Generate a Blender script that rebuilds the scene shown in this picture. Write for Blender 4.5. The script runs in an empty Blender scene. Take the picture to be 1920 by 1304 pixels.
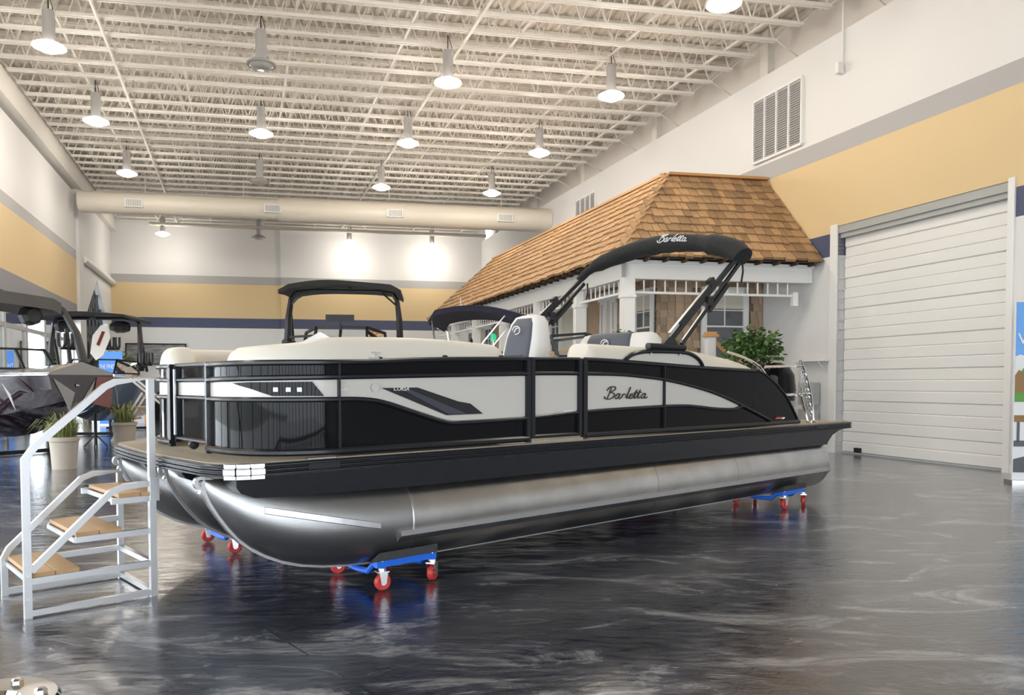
import bpy, bmesh, math, random
from mathutils import Vector, Matrix
random.seed(7)
R = math.radians
scene = bpy.context.scene
col = scene.collection

# ------------------------------------------------------------------ camera
F = 1450.0; H = 1.5; TH = math.atan(52 / 1450.0); PPY = 719 + 52      # focal (px of 1920), eye height, pitch down, principal row
cam_d = bpy.data.cameras.new('camera'); cam = bpy.data.objects.new('camera', cam_d); col.objects.link(cam)
cam.location = (0, 0, H); cam.rotation_euler = (R(90) - TH, 0, 0)
cam_d.sensor_width = 36; cam_d.lens = F / 1920 * 36
cam_d.shift_y = (PPY - 652) / 1920
cam_d.clip_end = 400
scene.camera = cam

# ------------------------------------------------------------------ world + light + exposure
w = bpy.data.worlds.new('world'); scene.world = w; w.use_nodes = True
wn = w.node_tree.nodes; bgn = wn['Background']
bgn.inputs[0].default_value = (0.93, 0.96, 1.0, 1); bgn.inputs[1].default_value = 6.5
scene.view_settings.view_transform = 'Standard'; scene.view_settings.look = 'None'
scene.view_settings.exposure = 0.43; scene.view_settings.gamma = 1.0
scene.view_settings.use_curve_mapping = False
LAMP_W = 92.0        # watts of each hanging lamp
def area_light(name, loc, target, sx, sy, power, color):
    d = bpy.data.lights.new(name, 'AREA'); d.shape = 'RECTANGLE'; d.size = sx; d.size_y = sy; d.energy = power; d.color = color
    o = bpy.data.objects.new(name, d); col.objects.link(o); o.location = loc
    o.rotation_euler = (Vector(target) - Vector(loc)).to_track_quat('-Z', 'Y').to_euler(); return o

def portal(name, loc, target, sx, sy):      # guides daylight sampling through a window, gives no light of its own
    o = area_light(name, loc, target, sx, sy, 1, (1, 1, 1)); o.data.cycles.is_portal = True; return o
portal('daylight_portal_left', (-9.96, 10.21, 2.0), (-9.02, 10.54, 2.0), 41.0, 3.9)
portal('daylight_portal_front', (6.02, -7.64, 2.2), (5.83, -6.66, 2.2), 18.0, 4.3)

# ------------------------------------------------------------------ materials
def mat(name, color, rough=0.5, metal=0.0, coat=0.0, emit=None, estr=0, spec=0.5, noise=None, bump=None, trans=0, vary=0):
    m = bpy.data.materials.new(name); m.use_nodes = True
    nt = m.node_tree; b = nt.nodes['Principled BSDF']
    b.inputs['Base Color'].default_value = (*color, 1); b.inputs['Roughness'].default_value = rough
    b.inputs['Metallic'].default_value = metal; b.inputs['Coat Weight'].default_value = coat
    b.inputs['Coat Roughness'].default_value = 0.04
    b.inputs['Specular IOR Level'].default_value = spec
    if trans: b.inputs['Transmission Weight'].default_value = trans
    if emit: b.inputs['Emission Color'].default_value = (*emit, 1); b.inputs['Emission Strength'].default_value = estr
    tc = None
    def coord():
        nonlocal tc
        if tc is None: tc = nt.nodes.new('ShaderNodeTexCoord')
        return tc.outputs['Object']
    if noise:   # (scale vec, amount, dark color) mottling of the base colour
        sc_, amt, c2 = noise
        mp = nt.nodes.new('ShaderNodeMapping'); mp.inputs['Scale'].default_value = sc_
        nz = nt.nodes.new('ShaderNodeTexNoise'); nz.inputs['Scale'].default_value = 1; nz.inputs['Detail'].default_value = 6
        nt.links.new(coord(), mp.inputs['Vector']); nt.links.new(mp.outputs[0], nz.inputs['Vector'])
        rp = nt.nodes.new('ShaderNodeValToRGB'); rp.color_ramp.elements[0].position = .5 - amt; rp.color_ramp.elements[1].position = .5 + amt
        rp.color_ramp.elements[0].color = (*c2, 1); rp.color_ramp.elements[1].color = (*color, 1)
        nt.links.new(nz.outputs['Fac'], rp.inputs[0]); nt.links.new(rp.outputs[0], b.inputs['Base Color'])
    if vary:    # each piece a little lighter or darker than the next
        oi = nt.nodes.new('ShaderNodeObjectInfo'); hs = nt.nodes.new('ShaderNodeHueSaturation'); mr = nt.nodes.new('ShaderNodeMapRange')
        mr.inputs['To Min'].default_value = 1 - vary; mr.inputs['To Max'].default_value = 1 + vary * .6
        nt.links.new(oi.outputs['Random'], mr.inputs['Value']); nt.links.new(mr.outputs[0], hs.inputs['Value'])
        src = b.inputs['Base Color'].links[0].from_socket if b.inputs['Base Color'].links else None
        if src: nt.links.new(src, hs.inputs['Color'])
        else: hs.inputs['Color'].default_value = (*color, 1)
        nt.links.new(hs.outputs[0], b.inputs['Base Color'])
    if bump:    # (scale vec, strength, distance)
        sc_, st, di = bump
        mp = nt.nodes.new('ShaderNodeMapping'); mp.inputs['Scale'].default_value = sc_
        nz = nt.nodes.new('ShaderNodeTexNoise'); nz.inputs['Scale'].default_value = 1; nz.inputs['Detail'].default_value = 4
        nt.links.new(coord(), mp.inputs['Vector']); nt.links.new(mp.outputs[0], nz.inputs['Vector'])
        bp = nt.nodes.new('ShaderNodeBump'); bp.inputs['Strength'].default_value = st; bp.inputs['Distance'].default_value = di
        nt.links.new(nz.outputs['Fac'], bp.inputs['Height']); nt.links.new(bp.outputs[0], b.inputs['Normal'])
    return m

M = {}
M['white_wall'] = mat('white_wall', (.76, .755, .75), .7, bump=((9, 9, 9), .05, .01))
M['upper_wall'] = mat('upper_wall_paint', (.66, .62, .58), .7)
M['yellow'] = mat('yellow_paint', (.72, .55, .31), .7, bump=((9, 9, 9), .05, .01))
M['navy'] = mat('navy_paint', (.070, .085, .16), .6)
M['grey_band'] = mat('grey_band', (.42, .41, .41), .6)
M['header_grey'] = mat('header_grey', (.27, .27, .29), .6)
M['ceil'] = mat('ceiling_paint', (.74, .68, .61), .6)
M['steel_paint'] = mat('steel_paint', (.74, .71, .66), .5)
M['duct'] = mat('duct_paint', (.74, .69, .60), .45)
M['trim'] = mat('white_trim', (.82, .82, .81), .5)
M['door_white'] = mat('door_white', (.80, .79, .77), .45, bump=((60, 60, 60), .06, .004))
M['gloss_black'] = mat('gloss_black', (.004, .004, .005), .035, spec=.12)
M['rail_black'] = mat('rail_black', (.010, .011, .015), .26, spec=.35)
M['beige_panel'] = mat('beige_panel', (.62, .585, .535), .3, coat=.2)
M['vinyl'] = mat('cream_vinyl', (.77, .71, .61), .42, bump=((150, 150, 150), .05, .002))
M['vinyl_white'] = mat('white_vinyl', (.75, .74, .72), .42)
M['vinyl_grey'] = mat('grey_vinyl', (.085, .095, .125), .5)
M['alu'] = mat('aluminium', (.66, .65, .63), .33, 1.0, noise=((3, 3, 3), .3, (.45, .44, .43)))
M['alu_nose'] = mat('aluminium_brushed', (.40, .40, .40), .40, 1.0, bump=((3, 60, 60), .08, .004))
M['alu_bright'] = mat('aluminium_bright', (.56, .56, .57), .36, 1.0)
M['chrome'] = mat('chrome', (.68, .68, .69), .07, 1.0)
M['carpet_deck'] = mat('deck_vinyl', (.42, .36, .28), .85, noise=((90, 90, 90), .2, (.30, .26, .20)), bump=((120, 120, 120), .3, .004))
M['bunk'] = mat('bunk_carpet', (.05, .05, .055), .95, bump=((120, 120, 120), .8, .01))
M['blue'] = mat('blue_paint', (.015, .14, .72), .35)
M['red_rubber'] = mat('red_rubber', (.50, .035, .03), .45)
M['black'] = mat('black_plastic', (.012, .012, .014), .45)
M['fabric'] = mat('black_canvas', (.016, .017, .019), .75, bump=((14, 14, 14), .5, .02))
M['fabric_navy'] = mat('navy_canvas', (.014, .014, .035), .8, bump=((14, 14, 14), .5, .02))
M['fabric_grey'] = mat('grey_canvas', (.10, .095, .09), .8, bump=((10, 10, 10), .5, .03))
M['teak'] = mat('tread_wood', (.56, .36, .19), .5, noise=((4, 60, 60), .3, (.44, .27, .13)))
M['cedar'] = mat('cedar', (.50, .32, .17), .75, noise=((3, 14, 3), .28, (.33, .19, .09)), vary=.35)
M['cedar_dark'] = mat('cedar_dark', (.055, .032, .018), .8)
M['siding'] = mat('siding', (.52, .39, .28), .75, noise=((6, 6, 3), .3, (.42, .30, .20)), vary=.3)
M['siding_gap'] = mat('siding_gap', (.22, .15, .10), .8)
M['wood_light'] = mat('light_wood', (.55, .29, .11), .5)
M['glass_dark'] = mat('window_dark', (.10, .11, .12), .08, spec=.6)
M['curtain'] = mat('blind', (.62, .58, .50), .7)
M['maroon'] = mat('maroon_gelcoat', (.022, .010, .016), .08, coat=1.0)
M['silver_gel'] = mat('silver_gelcoat', (.27, .26, .25), .2, coat=.5)
M['hull_white'] = mat('white_gelcoat', (.75, .74, .72), .15, coat=.6)
M['hull_blue'] = mat('blue_grey_gelcoat', (.12, .17, .25), .15, coat=.8)
M['red_gel'] = mat('red_gelcoat', (.16, .03, .02), .1, coat=1.0)
M['leaf'] = mat('leaf', (.10, .20, .045), .55, noise=((5, 5, 5), .3, (.04, .10, .02)))
M['grass_leaf'] = mat('grass_leaf', (.26, .27, .08), .6, noise=((6, 6, 6), .3, (.10, .14, .04)))
M['pot'] = mat('pot_stone', (.50, .44, .37), .8)
M['terracotta'] = mat('terracotta', (.42, .19, .09), .8)
M['soil'] = mat('soil', (.03, .02, .015), .9)
M['bark'] = mat('bark', (.16, .11, .07), .9)
M['lamp_can'] = mat('lamp_can', (.62, .63, .66), .3, .6)
M['lamp_glow'] = mat('lamp_glow', (1, .95, .85), .3, emit=(1, .93, .80), estr=22)
M['lamp_off'] = mat('lamp_off', (.62, .62, .60), .2, trans=.4)
M['green_light'] = mat('green_light', (.02, .35, .16), .2, emit=(.05, .8, .35), estr=.4)
M['led'] = mat('led', (.8, .85, .9), .1, emit=(.9, .95, 1), estr=.12)
M['text_dark'] = mat('badge_dark', (.07, .065, .06), .3, .5)
M['text_white'] = mat('print_white', (.85, .85, .85), .6)
M['text_red'] = mat('print_red', (.55, .10, .08), .5)
M['solar'] = mat('smoked_panel', (.006, .010, .035), .05, coat=1.0)
M['bolt'] = mat('bolt', (.7, .7, .7), .25, 1.0)
M['box_card'] = mat('cardboard', (.45, .29, .17), .8)
M['box_white'] = mat('white_box', (.7, .7, .7), .7)
M['banner_blue'] = mat('banner_blue', (.07, .27, .80), .5)
M['banner_sky'] = mat('print_sky', (.16, .42, .90), .5)
M['print_green'] = mat('print_green', (.10, .33, .04), .5)
M['print_brown'] = mat('print_brown', (.30, .16, .05), .5)
M['print_grey'] = mat('print_grey', (.10, .11, .12), .5)
M['util_grey'] = mat('utility_grey', (.40, .41, .40), .5)
M['art'] = mat('art_print', (.45, .45, .45), .5, noise=((2, 2, 9), .25, (.05, .05, .05)))
M['orange'] = mat('orange_paint', (.75, .13, .03), .5, noise=((4, 4, 4), .2, (.45, .05, .02)))
M['asphalt'] = mat('outdoor_ground', (.34, .35, .33), .9)
M['clear'] = None
def glass_mat():
    m = bpy.data.materials.new('clear_glass'); m.use_nodes = True; nt = m.node_tree; nt.nodes.clear()
    out = nt.nodes.new('ShaderNodeOutputMaterial'); mx = nt.nodes.new('ShaderNodeMixShader')
    tr = nt.nodes.new('ShaderNodeBsdfTransparent'); gl = nt.nodes.new('ShaderNodeBsdfGlossy'); gl.inputs['Roughness'].default_value = .02
    tr.inputs[0].default_value = (.90, .94, .96, 1)
    fr = nt.nodes.new('ShaderNodeFresnel'); fr.inputs['IOR'].default_value = 1.45
    nt.links.new(fr.outputs[0], mx.inputs[0]); nt.links.new(tr.outputs[0], mx.inputs[1]); nt.links.new(gl.outputs[0], mx.inputs[2])
    nt.links.new(mx.outputs[0], out.inputs[0]); return m
M['clear'] = glass_mat()

def floor_mat():
    m = mat('stained_concrete', (.02, .022, .03), .1)
    nt = m.node_tree; b = nt.nodes['Principled BSDF']; N = nt.nodes.new; L = nt.links.new
    tc = N('ShaderNodeTexCoord')
    mp = N('ShaderNodeMapping'); mp.inputs['Rotation'].default_value = (0, 0, R(-32)); mp.inputs['Scale'].default_value = (.7, 1.5, 1)
    L(tc.outputs['Object'], mp.inputs[0])
    n1 = N('ShaderNodeTexNoise'); n1.inputs['Scale'].default_value = 1.2; n1.inputs['Detail'].default_value = 12; n1.inputs['Roughness'].default_value = .72; n1.inputs['Distortion'].default_value = 1.4
    L(mp.outputs[0], n1.inputs['Vector'])
    r1 = N('ShaderNodeValToRGB'); e = r1.color_ramp.elements
    e[0].position = .38; e[0].color = (.006, .007, .014, 1); e[1].position = .65; e[1].color = (.31, .305, .305, 1)
    k = r1.color_ramp.elements.new(.52); k.color = (.026, .030, .048, 1)
    L(n1.outputs['Fac'], r1.inputs[0])
    # saw-cut joints along two directions, 6 m apart
    sp = N('ShaderNodeSeparateXYZ'); mj = N('ShaderNodeMapping'); mj.inputs['Rotation'].default_value = (0, 0, R(-40)); mj.inputs['Location'].default_value = (1.15, 2.1, 0)
    L(tc.outputs['Object'], mj.inputs[0]); L(mj.outputs[0], sp.inputs[0])
    prev = None
    for ax in ('X', 'Y'):
        dv = N('ShaderNodeMath'); dv.operation = 'DIVIDE'; dv.inputs[1].default_value = 6.0; L(sp.outputs[ax], dv.inputs[0])
        fr = N('ShaderNodeMath'); fr.operation = 'FRACT'; L(dv.outputs[0], fr.inputs[0])
        sb = N('ShaderNodeMath'); sb.operation = 'SUBTRACT'; sb.inputs[1].default_value = .5; L(fr.outputs[0], sb.inputs[0])
        ab = N('ShaderNodeMath'); ab.operation = 'ABSOLUTE'; L(sb.outputs[0], ab.inputs[0])
        ls = N('ShaderNodeMath'); ls.operation = 'LESS_THAN'; ls.inputs[1].default_value = .0011; L(ab.outputs[0], ls.inputs[0])
        if prev: 
            ad = N('ShaderNodeMath'); ad.operation = 'MAXIMUM'; L(prev.outputs[0], ad.inputs[0]); L(ls.outputs[0], ad.inputs[1]); prev = ad
        else: prev = ls
    mx = N('ShaderNodeMix'); mx.data_type = 'RGBA'; L(prev.outputs[0], mx.inputs['Factor']); L(r1.outputs[0], mx.inputs['A']); mx.inputs['B'].default_value = (.006, .006, .008, 1)
    L(mx.outputs['Result'], b.inputs['Base Color'])
    b.inputs['Roughness'].default_value = .13; b.inputs['Specular IOR Level'].default_value = .75
    b.inputs['Coat Weight'].default_value = .5; b.inputs['Coat Roughness'].default_value = .08
    n2 = N('ShaderNodeTexNoise'); n2.inputs['Scale'].default_value = 6.0; n2.inputs['Detail'].default_value = 8; n2.inputs['Roughness'].default_value = .6; n2.inputs['Distortion'].default_value = 2.5
    L(mp.outputs[0], n2.inputs['Vector'])
    bp = N('ShaderNodeBump'); bp.inputs['Strength'].default_value = .24; bp.inputs['Distance'].default_value = .014
    L(n2.outputs['Fac'], bp.inputs['Height']); L(bp.outputs[0], b.inputs['Normal']); L(bp.outputs[0], b.inputs['Coat Normal'])
    return m
M['floor'] = floor_mat()

# ------------------------------------------------------------------ mesh helpers
class MB:
    def __init__(s): s.v = []; s.f = []
    def add(s, vs, fs):
        n = len(s.v); s.v += [tuple(p) for p in vs]; s.f += [tuple(i + n for i in f) for f in fs]; return s
    def box(s, c, size, rz=0, mtx=None):
        x, y, z = size[0] / 2, size[1] / 2, size[2] / 2
        P = [Vector(p) for p in ((-x, -y, -z), (x, -y, -z), (x, y, -z), (-x, y, -z), (-x, -y, z), (x, -y, z), (x, y, z), (-x, y, z))]
        if mtx is None: mtx = Matrix.Rotation(rz, 3, 'Z')
        return s.add([mtx @ p + Vector(c) for p in P], [(0, 3, 2, 1), (4, 5, 6, 7), (0, 1, 5, 4), (1, 2, 6, 5), (2, 3, 7, 6), (3, 0, 4, 7)])
    def bx(s, x0, x1, y0, y1, z0, z1): return s.box(((x0 + x1) / 2, (y0 + y1) / 2, (z0 + z1) / 2), (abs(x1 - x0), abs(y1 - y0), abs(z1 - z0)))
    def hexa(s, p8): return s.add(p8, [(0, 3, 2, 1), (4, 5, 6, 7), (0, 1, 5, 4), (1, 2, 6, 5), (2, 3, 7, 6), (3, 0, 4, 7)])
    def tube(s, pts, r, n=8, cap=True, flat=None):
        pts = [Vector(p) for p in pts]; rs = r if isinstance(r, (list, tuple)) else [r] * len(pts)
        rings = []; prev = None
        for i, p in enumerate(pts):
            t = (pts[min(i + 1, len(pts) - 1)] - pts[max(i - 1, 0)]).normalized()
            if prev is None:
                up = Vector((0, 0, 1)) if abs(t.z) < .9 else Vector((1, 0, 0))
                a = t.cross(up).normalized()
            else: a = (prev - t * prev.dot(t)).normalized()
            prev = a; b = t.cross(a)
            rings.append([p + (a * math.cos(2 * math.pi * (k + .5) / n) + b * math.sin(2 * math.pi * (k + .5) / n)) * rs[i] for k in range(n)])
        vs = [q for rg in rings for q in rg]; fs = []
        for i in range(len(pts) - 1):
            for k in range(n):
                k2 = (k + 1) % n; fs.append((i * n + k, i * n + k2, (i + 1) * n + k2, (i + 1) * n + k))
        if cap: fs += [tuple(range(n))[::-1], tuple((len(pts) - 1) * n + k for k in range(n))]
        return s.add(vs, fs)
    def bar(s, a, b, w, h=None, up=(0, 0, 1)):
        a = Vector(a); b = Vector(b); h = h or w; t = (b - a).normalized(); up = Vector(up)
        if abs(t.dot(up)) > .98: up = Vector((1, 0, 0))
        sx = t.cross(up).normalized() * (w / 2); sz = sx.cross(t).normalized() * (h / 2)
        return s.hexa([a - sx - sz, a + sx - sz, b + sx - sz, b - sx - sz, a - sx + sz, a + sx + sz, b + sx + sz, b - sx + sz])
    def lathe(s, prof, c=(0, 0, 0), n=20, axis='Z'):
        vs = []; fs = []; m = len(prof)
        for k in range(n):
            a = 2 * math.pi * k / n
            for r, z in prof:
                p = (r * math.cos(a), r * math.sin(a), z)
                if axis == 'Y': p = (p[0], p[2], p[1])
                if axis == 'X': p = (p[2], p[0], p[1])
                vs.append((p[0] + c[0], p[1] + c[1], p[2] + c[2]))
        for k in range(n):
            k2 = (k + 1) % n
            for i in range(m - 1): fs.append((k * m + i, k2 * m + i, k2 * m + i + 1, k * m + i + 1))
        return s.add(vs, fs)
    def prism(s, poly, off):    # poly: list of 3D points, extruded by vector off
        n = len(poly); off = Vector(off); a = [Vector(p) for p in poly]
        return s.add(a + [p + off for p in a], [tuple(range(n))[::-1], tuple(range(n, 2 * n))] + [(i, (i + 1) % n, n + (i + 1) % n, n + i) for i in range(n)])
    def grid(s, rows, close=False):   # rows of points
        n = len(rows[0]); vs = [p for r_ in rows for p in r_]; fs = []
        for i in range(len(rows) - 1):
            for k in range(n if close else n - 1):
                k2 = (k + 1) % n; fs.append((i * n + k, i * n + k2, (i + 1) * n + k2, (i + 1) * n + k))
        return s.add(vs, fs)
    def mesh(s, name, material, smooth=False, angle=None):
        me = bpy.data.meshes.new(name); me.from_pydata(s.v, [], s.f); 
        bm = bmesh.new(); bm.from_mesh(me); bmesh.ops.recalc_face_normals(bm, faces=bm.faces); bm.to_mesh(me); bm.free()
        me.materials.append(material)
        if smooth:
            me.polygons.foreach_set('use_smooth', [True] * len(me.polygons))
            try: me.set_sharp_from_angle(angle=R(angle or 40))
            except Exception: pass
        me.update(); return me
    def build(s, name, material, parent=None, smooth=False, angle=None, bevel=0):
        o = bpy.data.objects.new(name, s.mesh(name, material, smooth, angle)); col.objects.link(o)
        if parent: o.parent = parent
        if bevel:
            b = o.modifiers.new('bevel', 'BEVEL'); b.width = bevel; b.segments = 3; b.limit_method = 'ANGLE'; b.angle_limit = R(35)
        return o
def thing(name, label, cat, loc=(0, 0, 0), rz=0, group=None):
    o = bpy.data.objects.new(name, None); col.objects.link(o); o.location = loc; o.rotation_euler = (0, 0, rz)
    o.empty_display_size = .1; tag(o, label, cat, group); return o
def tag(o, label=None, cat=None, group=None, kind=None):
    if label: o['label'] = label
    if cat: o['category'] = cat
    if group: o['group'] = group
    if kind: o['kind'] = kind
    return o
def struct(o, label=None, cat=None): 
    o['kind'] = 'structure'
    if label: o['label'] = label
    if cat: o['category'] = cat
    return o
def copy_tree(o, parent=None):
    c = o.copy(); col.objects.link(c); c.parent = parent
    for ch in o.children: copy_tree(ch, c)
    return c
def text_mesh(body, size, material, name, parent=None, extrude=.002, shear=0.0):
    cu = bpy.data.curves.new('t', 'FONT'); cu.body = body; cu.size = size; cu.extrude = extrude; cu.shear = shear
    cu.align_x = 'LEFT'; cu.resolution_u = 3
    t = bpy.data.objects.new('t', cu); col.objects.link(t)
    me = bpy.data.meshes.new_from_object(t.evaluated_get(bpy.context.evaluated_depsgraph_get())); me.name = name
    bpy.data.objects.remove(t); bpy.data.curves.remove(cu)
    me.materials.clear(); me.materials.append(material)
    o = bpy.data.objects.new(name, me); col.objects.link(o); o.parent = parent; return o
def catmull(P, n=8):
    P = [Vector(p) for p in P]; out = []
    for i in range(len(P) - 1):
        p0 = P[max(i - 1, 0)]; p1 = P[i]; p2 = P[i + 1]; p3 = P[min(i + 2, len(P) - 1)]
        for k in range(n):
            t = k / n; out.append(.5 * ((2 * p1) + (p2 - p0) * t + (2 * p0 - 5 * p1 + 4 * p2 - p3) * t * t + (3 * p1 - p0 - 3 * p2 + p3) * t ** 3))
    return out + [P[-1]]
class Fn:      # smooth 1-D table
    def __init__(s, tab):
        s.p = catmull([(x, y, 0) for x, y in tab], 10)
    def __call__(s, x):
        p = s.p
        if x <= p[0].x: return p[0].y
        for a, b in zip(p, p[1:]):
            if x <= b.x: return a.y + (b.y - a.y) * (x - a.x) / max(b.x - a.x, 1e-6)
        return p[-1].y
# camera-ray helpers: a pixel gives a direction, the distance comes from a known height or plane
def ray(px, py):
    xc = (px - 960) / F; yc = -(py - PPY) / F
    return Vector((xc, math.cos(TH) + yc * math.sin(TH), -math.sin(TH) + yc * math.cos(TH)))
def onz(px, py, z):
    d = ray(px, py); t = (z - H) / d.z; return Vector((0, 0, H)) + d * t
def project(p):
    z = p[2] - H; f = p[1] * math.cos(TH) - z * math.sin(TH); u = p[1] * math.sin(TH) + z * math.cos(TH)
    return 960 + F * p[0] / f, PPY - F * u / f

# ------------------------------------------------------------------ the hall (right wall is v=0, u runs away from the camera)
UA = R(19.4); VA = R(11.0)
U = Vector((-math.sin(UA), math.cos(UA), 0)); V = Vector((math.cos(VA), math.sin(VA), 0)); R0 = Vector((8.27, 12.95, 0)); Z3 = Vector((0, 0, 1))
def W(u, v, z=0): return R0 + U * u + V * v + Z3 * z
def wbox(mb, u0, u1, v0, v1, z0, z1):
    return mb.hexa([W(u0, v0, z0), W(u0, v1, z0), W(u1, v1, z0), W(u1, v0, z0), W(u0, v0, z1), W(u0, v1, z1), W(u1, v1, z1), W(u1, v0, z1)])
def uv_of(p):
    a, b, c, d = U.x, V.x, U.y, V.y; x = p[0] - R0.x; y = p[1] - R0.y; det = a * d - b * c
    return (x * d - b * y) / det, (a * y - c * x) / det
UB = 29.8; UF = -20.0; VL = -18.1; UC = 21.3
TOP = 8.95; DECK = 10.25
BANDS = [('white', 0, 4.24, 'white_wall'), ('navy', 4.24, 4.73, 'navy'), ('yellow', 4.73, 6.41, 'yellow'), ('grey', 6.41, 6.81, 'grey_band'), ('white', 6.81, TOP, 'white_wall')]

fl = MB().add([W(UF - 12, VL - 14), W(UF - 12, .5), W(UB + .5, .5), W(UB + .5, VL - 14)], [(0, 1, 2, 3)]).build('floor', M['floor'])
struct(fl, 'dark glossy stained concrete floor', 'floor')

# right wall with door opening; bands are painted strips
GU0, GU1, GH = .02, 3.92, 4.86      # overhead door opening along u
wr = bpy.data.objects.new('wall_right', None); col.objects.link(wr); struct(wr, 'tall white wall with yellow, grey and navy painted bands', 'wall')
for nm, z0, z1, mt in BANDS:
    mb = MB()
    if z0 < GH:
        zt = min(z1, GH)
        wbox(mb, UF, GU0, 0, .5, z0, zt); wbox(mb, GU1, UB, 0, .5, z0, zt)
        if z1 > GH: wbox(mb, UF, UB, 0, .5, GH, z1)
    else: wbox(mb, UF, UB, 0, .5, z0, z1)
    mb.build(nm + '_band', M[mt], wr)
mb = MB(); wbox(mb, UF, UB, .5, .8, TOP - .3, DECK + .3); mb.build('upper_wall', M['upper_wall'], wr)
for k in range(7):
    mb = MB(); u = -4 + k * 5.4; wbox(mb, u, u + .3, .32, .52, TOP, DECK); mb.build('pilaster', M['steel_paint'], wr)
mb = MB()
for (a, b) in ((UF, GU0 - .0), (GU1 + .22, UB)): wbox(mb, a, b, -.02, 0, 0, .14)
struct(mb.build('baseboard_right', M['trim']), 'white baseboard along the right wall', 'baseboard')
# conduit on the right wall
mb = MB(); mb.tube([W(5.2, .46, 10.0), W(4.2, .46, 9.9), W(3.9, .3, 9.75), W(3.8, -.05, 9.55), W(3.8, -.06, 8.2)], .022, 6)
o = mb.build('conduit', M['trim']); tag(o, 'thin white conduit bending down the right wall to a small box', 'conduit')
MB().box(W(3.8, -.13, 8.12), (.14, .10, .22), UA).build('junction_box', M['trim'], o)

# return-air grilles
def grille(label, c0, c1, zt0, zb0):
    t = thing('wall_grille', label, 'vent', W((c0 + c1) / 2, -.02, (zt0 + zb0) / 2), 0)
    inv = Matrix.Translation(-t.location)
    mb = MB(); wbox(mb, c0, c1, -.03, .0, zb0, zt0); o = mb.build('backing', M['util_grey'], t); o.data.transform(inv)
    n = 4
    for k in range(n):
        a = c0 + (c1 - c0) * k / n + .03; b = c0 + (c1 - c0) * (k + 1) / n - .03
        mb = MB()
        for j in range(26):
            z = zb0 + .05 + (zt0 - zb0 - .1) * j / 26
            mb.hexa([W(a, -.06, z), W(a, -.03, z + .03), W(b, -.03, z + .03), W(b, -.06, z), W(a, -.06, z + .012), W(a, -.03, z + .042), W(b, -.03, z + .042), W(b, -.06, z + .012)])
        o = mb.build('louver_panel', M['grey_band'], t); o.data.transform(inv)
    mb = MB()
    for k in range(n + 1):
        a = c0 + (c1 - c0) * k / n; wbox(mb, a - .025, a + .025, -.075, 0, zb0, zt0)
    wbox(mb, c0, c1, -.075, 0, zt0 - .03, zt0 + .03); wbox(mb, c0, c1, -.075, 0, zb0 - .03, zb0 + .03)
    o = mb.build('frame', M['trim'], t); o.data.transform(inv)
def wall_u(px):      # u where the right wall is seen at column px
    k = (px - 960) / F; return (R0.x - k * R0.y) / (k * U.y - U.x)
grille('large grey louvred wall grille high above the overhead door', wall_u(1500), wall_u(1411), 8.42, 6.92)
grille('smaller grey louvred wall grille beside the shingled roof', wall_u(1117), wall_u(1081), 8.35, 6.6)

# overhead door
dr = bpy.data.objects.new('door_1', None); col.objects.link(dr); struct(dr, 'white ribbed overhead door in the right wall', 'door')
nsl = 22
for k in range(nsl):
    z0 = .03 + (GH - .06) * k / nsl; z1 = .03 + (GH - .06) * (k + 1) / nsl; d = .16 + (.012 if k % 3 == 1 else 0)
    mb = MB(); a, b = GU0 + .02, GU1 - .02
    e = .018
    P = [(d + .02, z0), (d, z0 + e), (d, z1 - e), (d + .02, z1), (d + .06, z1), (d + .06, z0)]
    mb.prism([W(a, v, z) for v, z in P], U * (b - a)); mb.build('slat', M['door_white'], dr)
mb = MB(); wbox(mb, GU0, GU1, .22, .45, 0, GH); mb.build('door_backing', M['door_white'], dr)
mb = MB(); wbox(mb, GU1, GU1 + .2, -.03, .2, 0, GH + .04); wbox(mb, GU0 - .12, GU0, -.03, .2, 0, GH + .04)
struct(mb.build('trim_1', M['trim']), 'white jamb trim beside the overhead door', 'trim')
mb = MB(); wbox(mb, GU0, GU1, .02, .16, GH - .16, GH); wbox(mb, GU0, GU1, .06, .2, GH - .26, GH - .16)
struct(mb.build('trim_2', M['util_grey']), 'grey steel lintel over the overhead door', 'trim')
mb = MB(); wbox(mb, 3.35, 3.5, .1, .16, .04, .14); o = mb.build('door_latch', M['black'], dr)

# back wall
wb = bpy.data.objects.new('wall_back', None); col.objects.link(wb); struct(wb, 'far wall with grey, yellow and navy bands', 'wall')
for nm, z0, z1, mt in BANDS:
    mb = MB(); wbox(mb, UB, UB + .4, VL, -10.2, z0, z1 if z1 < TOP else DECK); wbox(mb, UB - .12, UB + .4, -10.2, .2, z0, z1 if z1 < TOP else DECK); mb.build(nm + '_band', M[mt], wb)
# left wall: header band over shop-front windows up to UC, plain wall beyond
wl = bpy.data.objects.new('wall_left', None); col.objects.link(wl); struct(wl, 'left wall over the shop-front windows', 'wall')
for nm, z0, z1, mt in [('header', 3.95, 4.5, 'header_grey'), ('yellow', 4.5, 6.2, 'yellow'), ('grey', 6.2, 6.55, 'grey_band'), ('white', 6.55, 8.7, 'white_wall')]:
    mb = MB(); wbox(mb, UF, UC, VL - .4, VL, z0, z1); mb.build(nm + '_band', M[mt], wl)
mb = MB(); wbox(mb, UC, UC + .9, VL - .4, VL + .12, 0, 8.9); mb.build('column', M['white_wall'], wl)
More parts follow.
